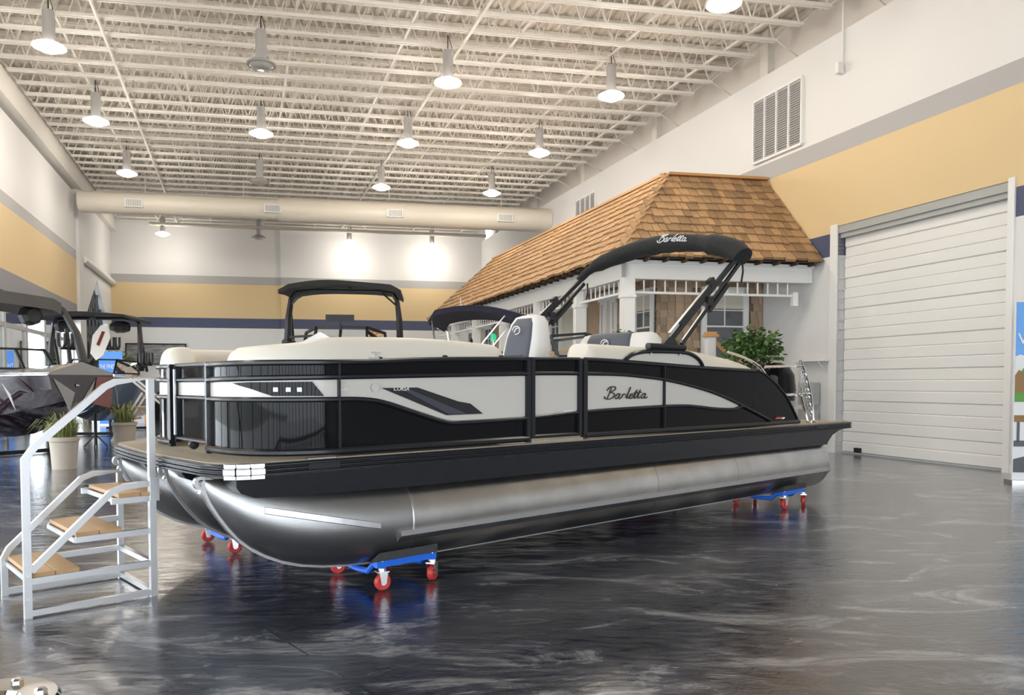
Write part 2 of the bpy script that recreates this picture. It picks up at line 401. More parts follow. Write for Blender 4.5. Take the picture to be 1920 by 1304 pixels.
# far plain part with a pointed window opening
ga, gb, gz0, gz1, gz2 = 23.2, 28.6, .0, 4.3, 6.0
gm = (ga + gb) / 2
mb = MB()
def wl_face(poly): mb.prism([W(u, VL - .3, z) for u, z in poly], V * .3)
wl_face([(UC + .9, 0), (ga, 0), (ga, gz1), (UC + .9, gz1)]); wl_face([(gb, 0), (UB, 0), (UB, gz1), (gb, gz1)])
wl_face([(UC + .9, gz1), (ga, gz1), (gm, gz2), (UC + .9, gz2)]); wl_face([(gb, gz1), (UB, gz1), (UB, gz2), (gm, gz2)])
wl_face([(UC + .9, gz2), (UB, gz2), (UB, 8.9), (UC + .9, 8.9)])
mb.build('plain_wall', M['white_wall'], wl)
mb = MB(); wbox(mb, UF, UB, VL - .6, VL - .3, 8.7, DECK + .3); mb.build('upper_wall', M['white_wall'], wl)
mb = MB(); wbox(mb, UF, UB, VL - .3, VL + .25, 8.85, 9.5); mb.build('edge_girder', M['steel_paint'], wl)
mb = MB(); mb.tube([W(UC + .9, VL + .12, 6.35), W(UB - .1, VL + .12, 6.35)], .13, 12); mb.build('rail_pipe', M['trim'], wl, True)
# pointed window
gw = bpy.data.objects.new('window_2', None); col.objects.link(gw); struct(gw, 'tall pointed gable window with dark mullions', 'window')
def gtop(u): return gz1 + (gz2 - gz1) * (1 - abs(u - gm) / (gb - gm))
for k in range(1, 6):
    u = ga + (gb - ga) * k / 6; MB().bar(W(u, VL - .2, 0), W(u, VL - .2, gtop(u)), .07, .12).build('mullion', M['black'], gw)
for z in (1.2, 2.4, 3.5): MB().bar(W(ga, VL - .2, z), W(gb, VL - .2, z), .07, .12).build('transom', M['black'], gw)
mb = MB(); mb.prism([W(u, VL - .2, z) for u, z in ((ga, 0), (gb, 0), (gb, gz1), (gm, gz2), (ga, gz1))], V * .01); mb.build('pane', M['clear'], gw)
# shop-front glazing of the left wall and of the front wall behind the camera
def glazing(name, label, p0, p1, ztop, n, ztr):
    g = bpy.data.objects.new(name, None); col.objects.link(g); struct(g, label, 'window')
    for k in range(n + 1):
        p = p0.lerp(p1, k / n); MB().bar(p, p + Z3 * ztop, .09, .14).build('mullion', M['util_grey'], g)
    for z in (.1, ztr, ztop - .05): MB().bar(p0 + Z3 * z, p1 + Z3 * z, .08, .12).build('transom', M['util_grey'], g)
    for k in range(n):
        a = p0.lerp(p1, k / n); b = p0.lerp(p1, (k + 1) / n); mb = MB(); mb.add([a, b, b + Z3 * ztop, a + Z3 * ztop], [(0, 1, 2, 3)]); mb.build('pane', M['clear'], g)
glazing('window_1', 'shop-front windows with steel mullions in the left wall', W(UF, VL - .2), W(UC, VL - .2), 3.95, 18, 3.1)
glazing('window_3', 'shop-front windows behind the viewer', W(UF, VL), W(UF, 0), 4.4, 14, 3.1)
mb = MB(); wbox(mb, UF - .4, UF, VL, .5, 4.4, DECK + .3); struct(mb.build('wall_front', M['white_wall']), 'wall above the front windows', 'wall')

# ceiling: corrugated deck carried by open-web joists
mb = MB(); pts = []; v = VL - .6; pitch = .23
while v < .8:
    pts += [(v, DECK), (v + .07, DECK), (v + .105, DECK + .07), (v + .195, DECK + .07)]; v += pitch
mb.grid([[W(UF, a, z) for a, z in pts], [W(UB + .3, a, z) for a, z in pts]])
ce = mb.build('ceiling', M['ceil']); struct(ce, 'cream corrugated metal ceiling on open-web joists', 'ceiling')
mb = MB(); wbox(mb, UF, UB + .3, VL - .6, .8, DECK + .09, DECK + .2); mb.build('roof_slab', M['ceil'], ce)
JB = 9.32
def joist_mesh():
    mb = MB(); a = VL - .25; b = .3; L_ = b - a
    P = lambda v, z: V * v + Z3 * z
    for du in (-.045, .045):
        o_ = U * du
        mb.bar(P(a + .7, JB) + o_, P(b - .75, JB) + o_, .05, .06); mb.bar(P(a, DECK - .06) + o_, P(b + .3, DECK - .06) + o_, .06, .07)
    n = 30; x0, x1 = a + .75, b - .8
    for k in range(n):
        v0 = x0 + (x1 - x0) * k / n; v1 = x0 + (x1 - x0) * (k + .5) / n; v2 = x0 + (x1 - x0) * (k + 1) / n
        mb.bar(P(v0, JB), P(v1, DECK - .08), .028); mb.bar(P(v1, DECK - .08), P(v2, JB), .028)
    mb.bar(P(x0, JB), P(a, DECK - .1), .03); mb.bar(P(x1, JB), P(b + .2, DECK - .1), .03)
    return mb.mesh('joist', M['steel_paint'])
jm = joist_mesh(); u = -7.5; k = 0
while u < UB - .3:
    o = bpy.data.objects.new('joist', jm); col.objects.link(o); o.location = R0 + U * u; o.parent = ce; u += .86; k += 1
    if k % 3 == 0:
        MB().bar(W(u, -.42, JB), W(u + .25, .5, TOP + .05), .025).build('wall_brace', M['steel_paint'], ce)
for v in [VL + 2.2 + 2.45 * k for k in range(7)]:
    MB().bar(W(-8, v, JB + .05), W(UB, v, JB + .05), .045).build('bridging', M['steel_paint'], ce)
for v in (-15.0, -7.3):
    MB().tube([W(-8, v, JB - .12), W(UB, v, JB - .12)], .035, 8).build('sprinkler_pipe', M['steel_paint'], ce)
MB().tube([W(UB - 2.2, VL + 2, 8.85), W(UB - 2.2, -.4, 8.85)], .09, 8).build('cross_pipe', M['steel_paint'], ce)

# air duct across the hall
pA = onz(157, 378, 8.2); uA, vA_ = uv_of(pA)
dt = thing('air_duct', 'fat cream round air duct hung below the far ceiling', 'duct', W(uA, -9, 8.2))
inv = Matrix.Translation(-dt.location)
def dpart(mb, nm, mt, sm=False):
    o = mb.build(nm, M[mt], dt, sm); o.data.transform(inv); return o
v_mid = -10.6
mb = MB(); mb.tube([W(uA, VL + .35, 8.2), W(uA, v_mid, 8.2)], .40, 28); dpart(mb, 'duct_section', 'duct', True)
mb = MB(); mb.tube([W(uA, v_mid - .15, 8.2), W(uA, v_mid, 8.2), W(uA, v_mid + .12, 8.2), W(uA, .05, 8.2)], [.41, .46, .47, .47], 28); dpart(mb, 'duct_section', 'duct', True)
for v in [VL + 1.4 + k * 1.35 for k in range(13)]:
    rr = .405 if v < v_mid else .475
    mb = MB(); mb.tube([W(uA, v, 8.2), W(uA, v + .02, 8.2)], rr, 28); dpart(mb, 'seam_ring', 'duct', True)
for px in (260, 514, 738, 940):
    k = (px - 960) / F; a = R0 + U * uA; v = (k * a.y - a.x) / (V.x - k * V.y); rr = .40 if v < v_mid else .47
    mb = MB(); q = W(uA, v, 8.13) - U * (rr + .02)
    mb.box(q, (.62, .10, .30), VA); o = dpart(mb, 'register', 'trim')
    for j in range(9):
        mb = MB(); mb.box(q + V * (-.24 + .06 * j) - U * .055, (.03, .02, .24), VA); s_ = mb.build('vane', M['util_grey'], o); s_.data.transform(inv)
for v in (VL + 2.6, -12, -6.5, -2):
    mb = MB(); mb.bar(W(uA, v, 8.5), W(uA, v, JB), .02); dpart(mb, 'hanger_rod', 'steel_paint')

# hanging lamps
def lamp_proto(lit):
    t = thing('hanging_lamp', 'x', 'lamp', group='hanging high-bay lamps')
    MB().bar((0, 0, .74), (0, 0, 1.12), .02).build('hook_rod', M['black'], t)
    MB().tube([(.07, 0, .62), (.09, 0, .85), (.02, 0, 1.08)], .008, 5).build('cable', M['black'], t)
    MB().lathe([(0, .78), (.10, .78), (.12, .75), (.12, .2), (.14, .14), (0, .14)], n=20).build('canister', M['lamp_can'], t, True)
    MB().lathe([(.13, .15), (.22, .11), (.31, .06), (.32, .03), (.30, .02), (.20, .06), (.12, .1)], n=28).build('reflector_ring', M['lamp_off'], t, True)
    MB().lathe([(0, -.06), (.14, -.05), (.24, 0), (.27, .05), (.2, .08), (0, .08)], n=24).build('lens', M['lamp_glow'] if lit else M['lamp_off'], t, True)
    if lit:
        d = bpy.data.lights.new('lamp_light', 'POINT'); d.energy = LAMP_W; d.color = (1, .93, .83); d.shadow_soft_size = .28
        q = bpy.data.objects.new('lamp_light', d); col.objects.link(q); q.location = (0, 0, -.38); q.parent = t
    return t
lp = lamp_proto(True); lo = lamp_proto(False)
rows = [[(92, 92, 1), (490, 125, 0), (840, 159, 1), (1146, 184, 1)], [(180, 231, 1), (490, 254, 1), (765, 272, 1), (1011, 290, 1)],
        [(238, 328, 1), (487, 343, 0), (715, 354, 1), (922, 365, 1)], [(305, 441, 1), (485, 447, 0), (655, 456, 1), (810, 462, 1)]]
ordr = ['nearest', 'second', 'third', 'farthest']; cols_ = ['leftmost', 'second from left', 'third from left', 'rightmost']
pos = []
for i, rw in enumerate(rows):
    for j, (px, py, lit) in enumerate(rw): pos.append((onz(px, py, 8.36), lit, '%s ceiling lamp with a metal canister, %s in the %s row' % ('glowing' if lit else 'unlit', cols_[j], ordr[i])))
step = (pos[0][0] - pos[4][0])
for k in (1, 2):  # unseen lamp rows nearer the viewer, added to light the hall
    for j in (0, 1, 2, 3): pos.append((pos[j][0] + step * k, 1, 'added glowing lamp above the view, %s in the %s unseen row' % (cols_[j], ('first', 'second')[k - 1])))
ul = {True: False, False: False}
for p, lit, lab in pos:
    lit = bool(lit); src = lp if lit else lo
    o = src if not ul[lit] else copy_tree(src); ul[lit] = True
    o.location = p; o['label'] = lab

# ------------------------------------------------------------------ cottage against the right wall
EZ = 4.15; RZ = 6.4; PF_ = 1.45
e0 = Vector((2.22, 16.19, 0)); u0, v0 = uv_of(e0)           # near eave corner
uE = uv_of(onz(815, 600, EZ))[0]                              # far end of the long eave
apx = onz(1250, 330, RZ); ua, va = uv_of(apx)                 # hip apex
ct = thing('cottage', 'cedar-roofed cottage porch front built against the right wall', 'building', W(u0, v0, 0))
cinv = Matrix.Translation(-ct.location)
def cpart(mb, nm, mt, parent=None, **k):
    o = mb.build(nm, M[mt], parent or ct, **k); o.data.transform(cinv); return o
ufar = uE; uaf = ufar - (ua - u0)
# roof body under the shingles
mb = MB()
A = [W(u0, v0, EZ), W(u0, -.02, EZ), W(ufar, -.02, EZ), W(ufar, v0, EZ)]; B_ = [W(ua, va, RZ), W(ua, -.02, RZ), W(uaf, -.02, RZ), W(uaf, va, RZ)]
mb.hexa([*A, *B_]); roof = cpart(mb, 'roof', 'cedar_dark')
mb = MB(); mb.bar(W(ua - .05, va, RZ + .04), W(ua - .05, -.02, RZ + .04), .16, .06); mb.bar(W(ua, va, RZ + .04), W(uaf, va, RZ + .04), .16, .06); cpart(mb, 'ridge_cap', 'wood_light', roof)
# shingles: unit wedge scaled per piece
wm = MB(); wm.hexa([(-.5, 0, 0), (.5, 0, 0), (.5, 1, 0), (-.5, 1, 0), (-.5, 0, 1), (.5, 0, 1), (.5, 1, .25), (-.5, 1, .25)])
shm = wm.mesh('shingle', M['cedar'])
def slope_frame(b0, b1, t0, t1):
    ex = (b1 - b0).normalized(); up = (t0 - b0) - ex * (t0 - b0).dot(ex); ln = up.length; ey = up / ln; ez = ex.cross(ey)
    if ez.z < 0: ez = -ez
    return ex, ey, ez, ln
NR = 11
def shingle_rows(b0, b1, t0, t1, wmin, wmax, emit):
    ex, ey, ez, ln = slope_frame(b0, b1, t0, t1); rng = random.Random(3)
    for r_ in range(NR):
        f = r_ / NR; l0 = b0.lerp(t0, f); l1 = b1.lerp(t1, f); wid = (l1 - l0).length; x = 0
        while x < wid - .03:
            w_ = min(rng.uniform(wmin, wmax), wid - x); dy = rng.uniform(-.035, .03)
            emit(l0 + ex * (x + w_ / 2) + ey * dy + ez * .005, ex, ey, ez, w_ - .012, ln / NR * 1.22, .05 + rng.uniform(0, .02)); x += w_
def emit_obj(p, ex, ey, ez, w_, l_, t_):
    o = bpy.data.objects.new('shingle', shm); col.objects.link(o); o.parent = roof
    m = Matrix((ex, ey, ez)).transposed().to_4x4(); m.translation = p - ct.location
    o.matrix_local = m @ Matrix.Diagonal((w_, l_, t_, 1))
shingle_rows(W(u0 - .06, v0 - .06, EZ), W(u0 - .06, -.03, EZ), W(ua, va, RZ), W(ua, -.03, RZ), .13, .30, emit_obj)
lmb = MB()
def emit_mb(p, ex, ey, ez, w_, l_, t_):
    P = [p + ex * (a * w_) + ey * (b * l_) + ez * (c * t_) for a, b, c in ((-.5, 0, 0), (.5, 0, 0), (.5, 1, 0), (-.5, 1, 0), (-.5, 0, 1), (.5, 0, 1), (.5, 1, .25), (-.5, 1, .25))]
    lmb.hexa(P)
shingle_rows(W(u0 - .06, v0 - .06, EZ), W(ufar, v0 - .06, EZ), W(ua, va, RZ), W(uaf, va, RZ), .13, .30, emit_mb)
o = cpart(lmb, 'long_slope_shingles', 'cedar', roof); o['kind'] = 'stuff'
# rafter tails, frieze beam, spindle frieze, posts
def along(a, b, step):
    n = max(1, int((b - a).length / step)); return [a.lerp(b, (k + .5) / n) for k in range(n)]
for p in along(W(u0 + .05, v0, 0), W(u0 + .05, 0, 0), .42): cpart(MB().box(p + Z3 * (EZ - .05), (.05, .26, .06), VA), 'rafter_tail', 'cedar_dark', roof)
for p in along(W(u0, v0 + .05, 0), W(ufar, v0 + .05, 0), .42): cpart(MB().box(p + Z3 * (EZ - .05), (.26, .05, .06), UA), 'rafter_tail', 'cedar_dark', roof)
IN = .28
mb = MB(); wbox(mb, u0 + IN, ufar - IN, v0 + IN, v0 + IN + .16, EZ - .42, EZ - .08); wbox(mb, u0 + IN, u0 + IN + .16, v0 + IN, -.02, EZ - .42, EZ - .08); cpart(mb, 'frieze_beam', 'trim')
mb = MB(); wbox(mb, u0 + .22, ufar, v0 + .22, -.02, EZ - .10, EZ - .03); cpart(mb, 'soffit', 'trim')
zf1, zf0 = EZ - .44, EZ - .68
mb = MB(); wbox(mb, u0 + IN + .05, u0 + IN + .11, v0 + IN, -.45, zf0 - .05, zf0); wbox(mb, u0 + IN, ufar - IN, v0 + IN + .05, v0 + IN + .11, zf0 - .05, zf0); cpart(mb, 'frieze_rail', 'trim')
for p in along(W(u0 + IN + .08, v0 + IN + .1), W(u0 + IN + .08, -.45), .235): cpart(MB().bar(p + Z3 * zf0, p + Z3 * zf1, .03), 'spindle', 'trim')
for p in along(W(u0 + IN + .1, v0 + IN + .08), W(ufar - IN, v0 + IN + .08), .235): cpart(MB().bar(p + Z3 * zf0, p + Z3 * zf1, .03), 'spindle', 'trim')
cpart(MB().box(W(u0 + IN + .08, -.4, zf0 - .1), (.12, .12, .3), VA), 'frieze_bracket', 'trim')
plist = [0, 2.45, 5.2, 8.2, 11.2, 14.0]
for d_ in plist:
    p = W(u0 + IN + .1 + d_, v0 + IN + .1); mb = MB(); mb.bar(p, p + Z3 * (EZ - .4), .26, .26, up=V); cpart(mb, 'porch_post', 'trim')
    mb = MB(); mb.bar(p + Z3 * (EZ - .82), p + Z3 * (EZ - .76), .30, .30, up=V); cpart(mb, 'post_collar', 'trim')
# porch platform and walls
uw = u0 + 2.02; vw = v0 + 2.02
mb = MB(); wbox(mb, u0 + .15, uw, v0 + .15, -1.25, 0, PF_); wbox(mb, uw, ufar - .2, v0 + .15, -.02, 0, PF_); cpart(mb, 'porch_platform', 'trim')
mb = MB(); wbox(mb, uw + .02, ufar - .3, vw + .02, -.02, PF_, EZ - .05); cpart(mb, 'cottage_wall', 'siding_gap')
# shingle siding on the near end wall and first stretch of the long wall
WT = 3.78; wz = 2.05      # window head and sill
u_, v_win0, v_win1 = uw, None, None
def vcol(px, u): 
    k = (px - 960) / F; a = R0 + U * u; return (k * a.y - a.x) / (V.x - k * V.y)
def ucol(px, v):
    k = (px - 960) / F; a = R0 + V * v; return (k * a.y - a.x) / (U.x - k * U.y)
ew0, ew1 = vcol(1312, uw), vcol(1399, uw)
lw0, lw1 = ucol(1227, vw), ucol(1190, vw)
ssm = MB().hexa([(-.5, 0, 0), (.5, 0, 0), (.5, 1, 0), (-.5, 1, 0), (-.5, 0, 1), (.5, 0, 1), (.5, .35, .97), (-.5, .35, .97)]).mesh('siding_shingle', M['siding'])
def siding(P, ex, ny, length, skip):
    rng = random.Random(5); z = PF_; 
    while z < EZ - .15:
        x = 0
        while x < length - .02:
            w_ = min(rng.uniform(.15, .23), length - x); a, b = x, x + w_
            if not any(a < s1 and b > s0 and z < sz1 and z + .18 > sz0 for s0, s1, sz0, sz1 in skip):
                o = bpy.data.objects.new('siding_shingle', ssm); col.objects.link(o); o.parent = ct
                m = Matrix((ex, ny, Z3)).transposed().to_4x4(); m.translation = P + ex * (x + w_ / 2) + Z3 * z - ct.location
                o.matrix_local = m @ Matrix.Diagonal((w_ - .007, .03, .19, 1))
            x += w_
        z += .18
siding(W(uw + .012, vw), V, -U, (W(uw, -.03) - W(uw, vw)).length, [(ew0 - vw - .0, ew1 - vw + .0, wz - .06, WT)])
siding(W(uw, vw + .012) , U, -V, 3.2, [(lw0 - uw - .0, lw1 - uw + .0, wz - .06, WT)])
lmb = MB(); rng = random.Random(9); z = PF_
while z < EZ - .15:
    x = 3.2
    while x < ufar - uw - .5:
        w_ = rng.uniform(.12, .24); p = W(uw + x, vw + .0, z)
        lmb.hexa([p, p + U * (w_ - .008), p + U * (w_ - .008) + V * .02, p + V * .02, p - V * .012 + Z3 * .18, p - V * .012 + U * (w_ - .008) + Z3 * .18, p + V * .02 + U * (w_ - .008) + Z3 * .18, p + V * .02 + Z3 * .18]); x += w_
    z += .18
o = cpart(lmb, 'far_siding', 'siding'); o['kind'] = 'stuff'
def window(frame, a, b, z0, z1, n0=.02, dark='glass_dark', nm='window', trimw=.13, blind=True, nx=2, lower=True):
    # frame(s, off, z): s along wall, off = outwards
    def bx(s0, s1, o0, o1, q0, q1, name, mt, par):
        mb = MB(); mb.hexa([frame(s0, o0, q0), frame(s1, o0, q0), frame(s1, o1, q0), frame(s0, o1, q0), frame(s0, o0, q1), frame(s1, o0, q1), frame(s1, o1, q1), frame(s0, o1, q1)])
        return cpart(mb, name, mt, par)
    wn_ = bx(a, b, -.02, .02, z0, z1, nm, dark, ct)
    t = trimw
    for (s0, s1, q0, q1) in ((a, a + t, z0, z1), (b - t, b, z0, z1), (a, b, z1 - t, z1 + .04), (a - .03, b + .03, z0 - .05, z0 + .04)): bx(s0, s1, 0, .07, q0, q1, 'casing', 'trim', wn_)
    a += t; b -= t; z1 -= t; z0 += .04; zm = (z0 + z1) / 2
    if blind: bx(a, b, .0, .024, zm + (z1 - zm) * .55, z1, 'blind', 'curtain', wn_)
    for q in ([zm] if lower else []): bx(a, b, .0, .055, q - .02, q + .02, 'meeting_rail', 'trim', wn_)
    for k in range(1, nx): 
        s_ = a + (b - a) * k / nx; bx(s_ - .012, s_ + .012, 0, .045, zm if lower else z0, z1, 'muntin', 'trim', wn_)
    zz = [(zm + z1) / 2] if lower else [z0 + (z1 - z0) * f for f in (.33, .66)]
    for q in zz: bx(a, b, 0, .045, q - .012, q + .012, 'muntin', 'trim', wn_)
    return wn_
endf = lambda s, off, z: W(uw, s, z) - U * off
longf = lambda s, off, z: W(s, vw, z) - V * off
window(endf, ew0, ew1, wz, WT)
window(longf, lw0, lw1, wz, WT)
# door bays along the long wall: sidelight window, doorway, sidelight window
def bay(px_a, px_b):
    a, b = ucol(px_b, vw), ucol(px_a, vw); a, b = min(a, b), max(a, b); w_ = b - a
    mb = MB(); mb.hexa([longf(a - .1, 0, WT - .05), longf(b + .1, 0, WT - .05), longf(b + .1, .08, WT - .05), longf(a - .1, .08, WT - .05), longf(a - .1, 0, WT + .18), longf(b + .1, 0, WT + .18), longf(b + .1, .08, WT + .18), longf(a - .1, .08, WT + .18)])
    cpart(mb, 'door_head', 'trim')
    window(longf, a, a + w_ * .30, wz + .1, WT - .05, nm='sidelight', blind=False, trimw=.08); window(longf, b - w_ * .30, b, wz + .1, WT - .05, nm='sidelight', blind=False, trimw=.08)
    mb = MB(); mb.hexa([longf(a + w_ * .32, -.01, PF_), longf(b - w_ * .32, -.01, PF_), longf(b - w_ * .32, .025, PF_), longf(a + w_ * .32, .025, PF_), longf(a + w_ * .32, -.01, WT - .05), longf(b - w_ * .32, -.01, WT - .05), longf(b - w_ * .32, .025, WT - .05), longf(a + w_ * .32, .025, WT - .05)])
    d = cpart(mb, 'doorway', 'curtain')
    for f in (.31, .69):
        q = a + w_ * f; mb = MB(); mb.bar(longf(q, .03, PF_), longf(q, .03, WT), .09, .09, up=V); cpart(mb, 'door_jamb', 'trim', d)
bay(1158, 1128); bay(1101, 1034); bay(985, 955); bay(925, 880)
# porch railing, newel, handrail
for i in range(len(plist) - 1):
    a = W(u0 + IN + .25 + plist[i], v0 + IN + .1); b = W(u0 + IN - .05 + plist[i + 1], v0 + IN + .1)
    if i == 0: continue
    for z in (PF_ + .12, PF_ + .86): cpart(MB().bar(a + Z3 * z, b + Z3 * z, .07, .06), 'porch_rail', 'wood_light')
    for p in along(a, b, .16): cpart(MB().bar(p + Z3 * (PF_ + .12), p + Z3 * (PF_ + .86), .035), 'baluster', 'trim')
pn = onz(1331, 640, 2.48); pn = Vector((pn.x, pn.y, 0)) * 1.0
kx = (1331 - 960) / F; pn = Vector((kx * 15.9, 15.9, 0))
cpart(MB().bar(pn, pn + Z3 * 2.44, .17, .17, up=V), 'newel_post', 'trim')
mb = MB(); mb.box(pn + Z3 * 2.47, (.26, .26, .05), VA); mb.box(pn + Z3 * 2.52, (.2, .2, .06), VA); cpart(mb, 'newel_cap', 'wood_light')
cpart(MB().bar(pn + Z3 * 2.36 + V * .08, pn + Z3 * 1.5 + V * .95 - U * .3, .09, .08), 'stair_handrail', 'wood_light')
MB().box((0, 0, 0), (1, 1, 1))
o = text_mesh('WELCOME', .07, M['text_dark'], 'door_plaque', ct) if False else None

# ------------------------------------------------------------------ main pontoon boat
BA = R(41.1); BD = Vector((math.cos(BA), math.sin(BA), 0)); BS = Vector((-math.sin(BA), math.cos(BA), 0)); OB = Vector((-.7362, 5.6816, 0))
boat = thing('pontoon_boat', 'black and beige pontoon boat with silver tubes in the foreground', 'boat', OB, BA)
BEAM = 2.6
def bw(x, y, z): return OB + BD * x + BS * y + Z3 * z
# fence path: s == x on the straight side, bow curve before it
_c = catmull([(-1.15, .90, 0), (-1.162, .75, 0), (-1.145, .55, 0), (-1.09, .38, 0), (-1.0, .25, 0), (-.87, .155, 0), (-.70, .10, 0), (-.5, .08, 0)], 12)
_arc = [0.0]
for a, b in zip(_c, _c[1:]): _arc.append(_arc[-1] + (b - a).length)
_tg = [(_c[min(i + 1, len(_c) - 1)] - _c[max(i - 1, 0)]).normalized() for i in range(len(_c))]; _tg[-1] = Vector((1, 0, 0))
S0 = -.5 - _arc[-1]
def path(s):
    """point and outward normal of the port fence line"""
    if s >= -.5: return Vector((s, .08, 0)), Vector((0, -1, 0))
    d = max(0, s - S0)
    for i in range(len(_c) - 1):
        if d <= _arc[i + 1] or i == len(_c) - 2:
            t = (d - _arc[i]) / (_arc[i + 1] - _arc[i]); p = _c[i].lerp(_c[i + 1], t); tg = _tg[i].lerp(_tg[i + 1], t).normalized()
            return p, Vector((tg.y, -tg.x, 0))
def FP(s, off, z, mir=False):
    p, n = path(s); q = p + n * off
    return Vector((q.x, BEAM - q.y if mir else q.y, z))
def s_px(px, py):      # fence coordinates seen at a pixel
    best = None; s = S0
    while s < 6:
        p, n = path(s)
        if best is None or True:
            lo, hi = 1.0, 1.9
            x_, y_ = project(bw(p.x, p.y, 1.4)); e = abs(x_ - px)
            if best is None or e < best[0]: best = (e, s)
        s += .01
    s = best[1]; p, n = path(s); lo, hi = .9, 2.0
    for _ in range(30):
        m = (lo + hi) / 2
        if project(bw(p.x, p.y, m))[1] > py: lo = m
        else: hi = m
    return s, lo
ZT = Fn([(S0, 1.632), (-.53, 1.645), (.19, 1.678), (1.2, 1.703), (1.95, 1.715), (2.7, 1.696), (3.56, 1.667), (4.56, 1.644), (4.75, 1.64)])
ZM = Fn([(S0, 1.523), (-.53, 1.545), (1.2, 1.581), (2.0, 1.587), (2.4, 1.583), (2.7, 1.567), (3.07, 1.537), (3.56, 1.467), (4.05, 1.367), (4.57, 1.217), (5.1, 1.05)])
ZL = Fn([(S0, 1.388), (-.7, 1.388), (-.38, 1.385), (-.19, 1.358), (.1, 1.272), (.36, 1.200), (.55, 1.190), (1.2, 1.204), (1.85, 1.240), (2.7, 1.262), (3.4, 1.267), (3.95, 1.224), (4.3, 1.214), (4.46, 1.243), (4.6, 1.21)])
ZB = 1.045
def edge_s(z):  # stern edge of the aft fence
    tab = [(1.664, 4.72), (1.617, 4.92), (1.494, 5.19), (1.333, 5.44), (1.135, 5.63), (1.03, 5.71)]
    for (z1, s1), (z0, s0) in zip(tab, tab[1:]):
        if z >= z0: return s0 + (s1 - s0) * (min(z, z1) - z0) / (z1 - z0)
    return 5.71
def sheet(nm, s0, s1, zl, zh, mt, off=0.0, mir=False, parent=None, n=None, thick=.012):
    n = n or max(2, int((s1 - s0) / .03)); fr = []; bk = []
    for i in range(n + 1):
        s = s0 + (s1 - s0) * i / n; a, b = zl(s), zh(s)
        fr.append([FP(s, off, a + (b - a) * k / 2, mir) for k in range(3)]); bk.append([FP(s, off - thick, a + (b - a) * k / 2, mir) for k in range(3)])
    mb = MB(); mb.grid(fr); mb.grid(bk)
    mb.grid([[r_[0] for r_ in fr], [r_[0] for r_ in bk]]); mb.grid([[r_[2] for r_ in fr], [r_[2] for r_ in bk]]); mb.grid([fr[0], bk[0]]); mb.grid([fr[-1], bk[-1]])
    return mb.build(nm, M[mt], parent or boat, True, 30)
def rail(nm, s0, s1, z, r=.019, off=.012, mir=False, parent=None, mt='rail_black'):
    n = max(2, int((s1 - s0) / .05)); pts = [FP(s0 + (s1 - s0) * i / n, off, z(s0 + (s1 - s0) * i / n), mir) for i in range(n + 1)]
    return MB().tube(pts, r, 8).build(nm, M[mt], parent or boat, True)
def post(nm, s, z0, z1, w_=.036, mir=False, parent=None):
    a = FP(s, .008, z0, mir); b = FP(s, .008, z1, mir); p, n_ = path(s); n2 = Vector((n_.x, -n_.y if mir else n_.y, 0))
    return MB().bar(a, b, w_, .042, up=n2).build(nm, M['rail_black'], parent or boat)
K = lambda c: (lambda s: c)
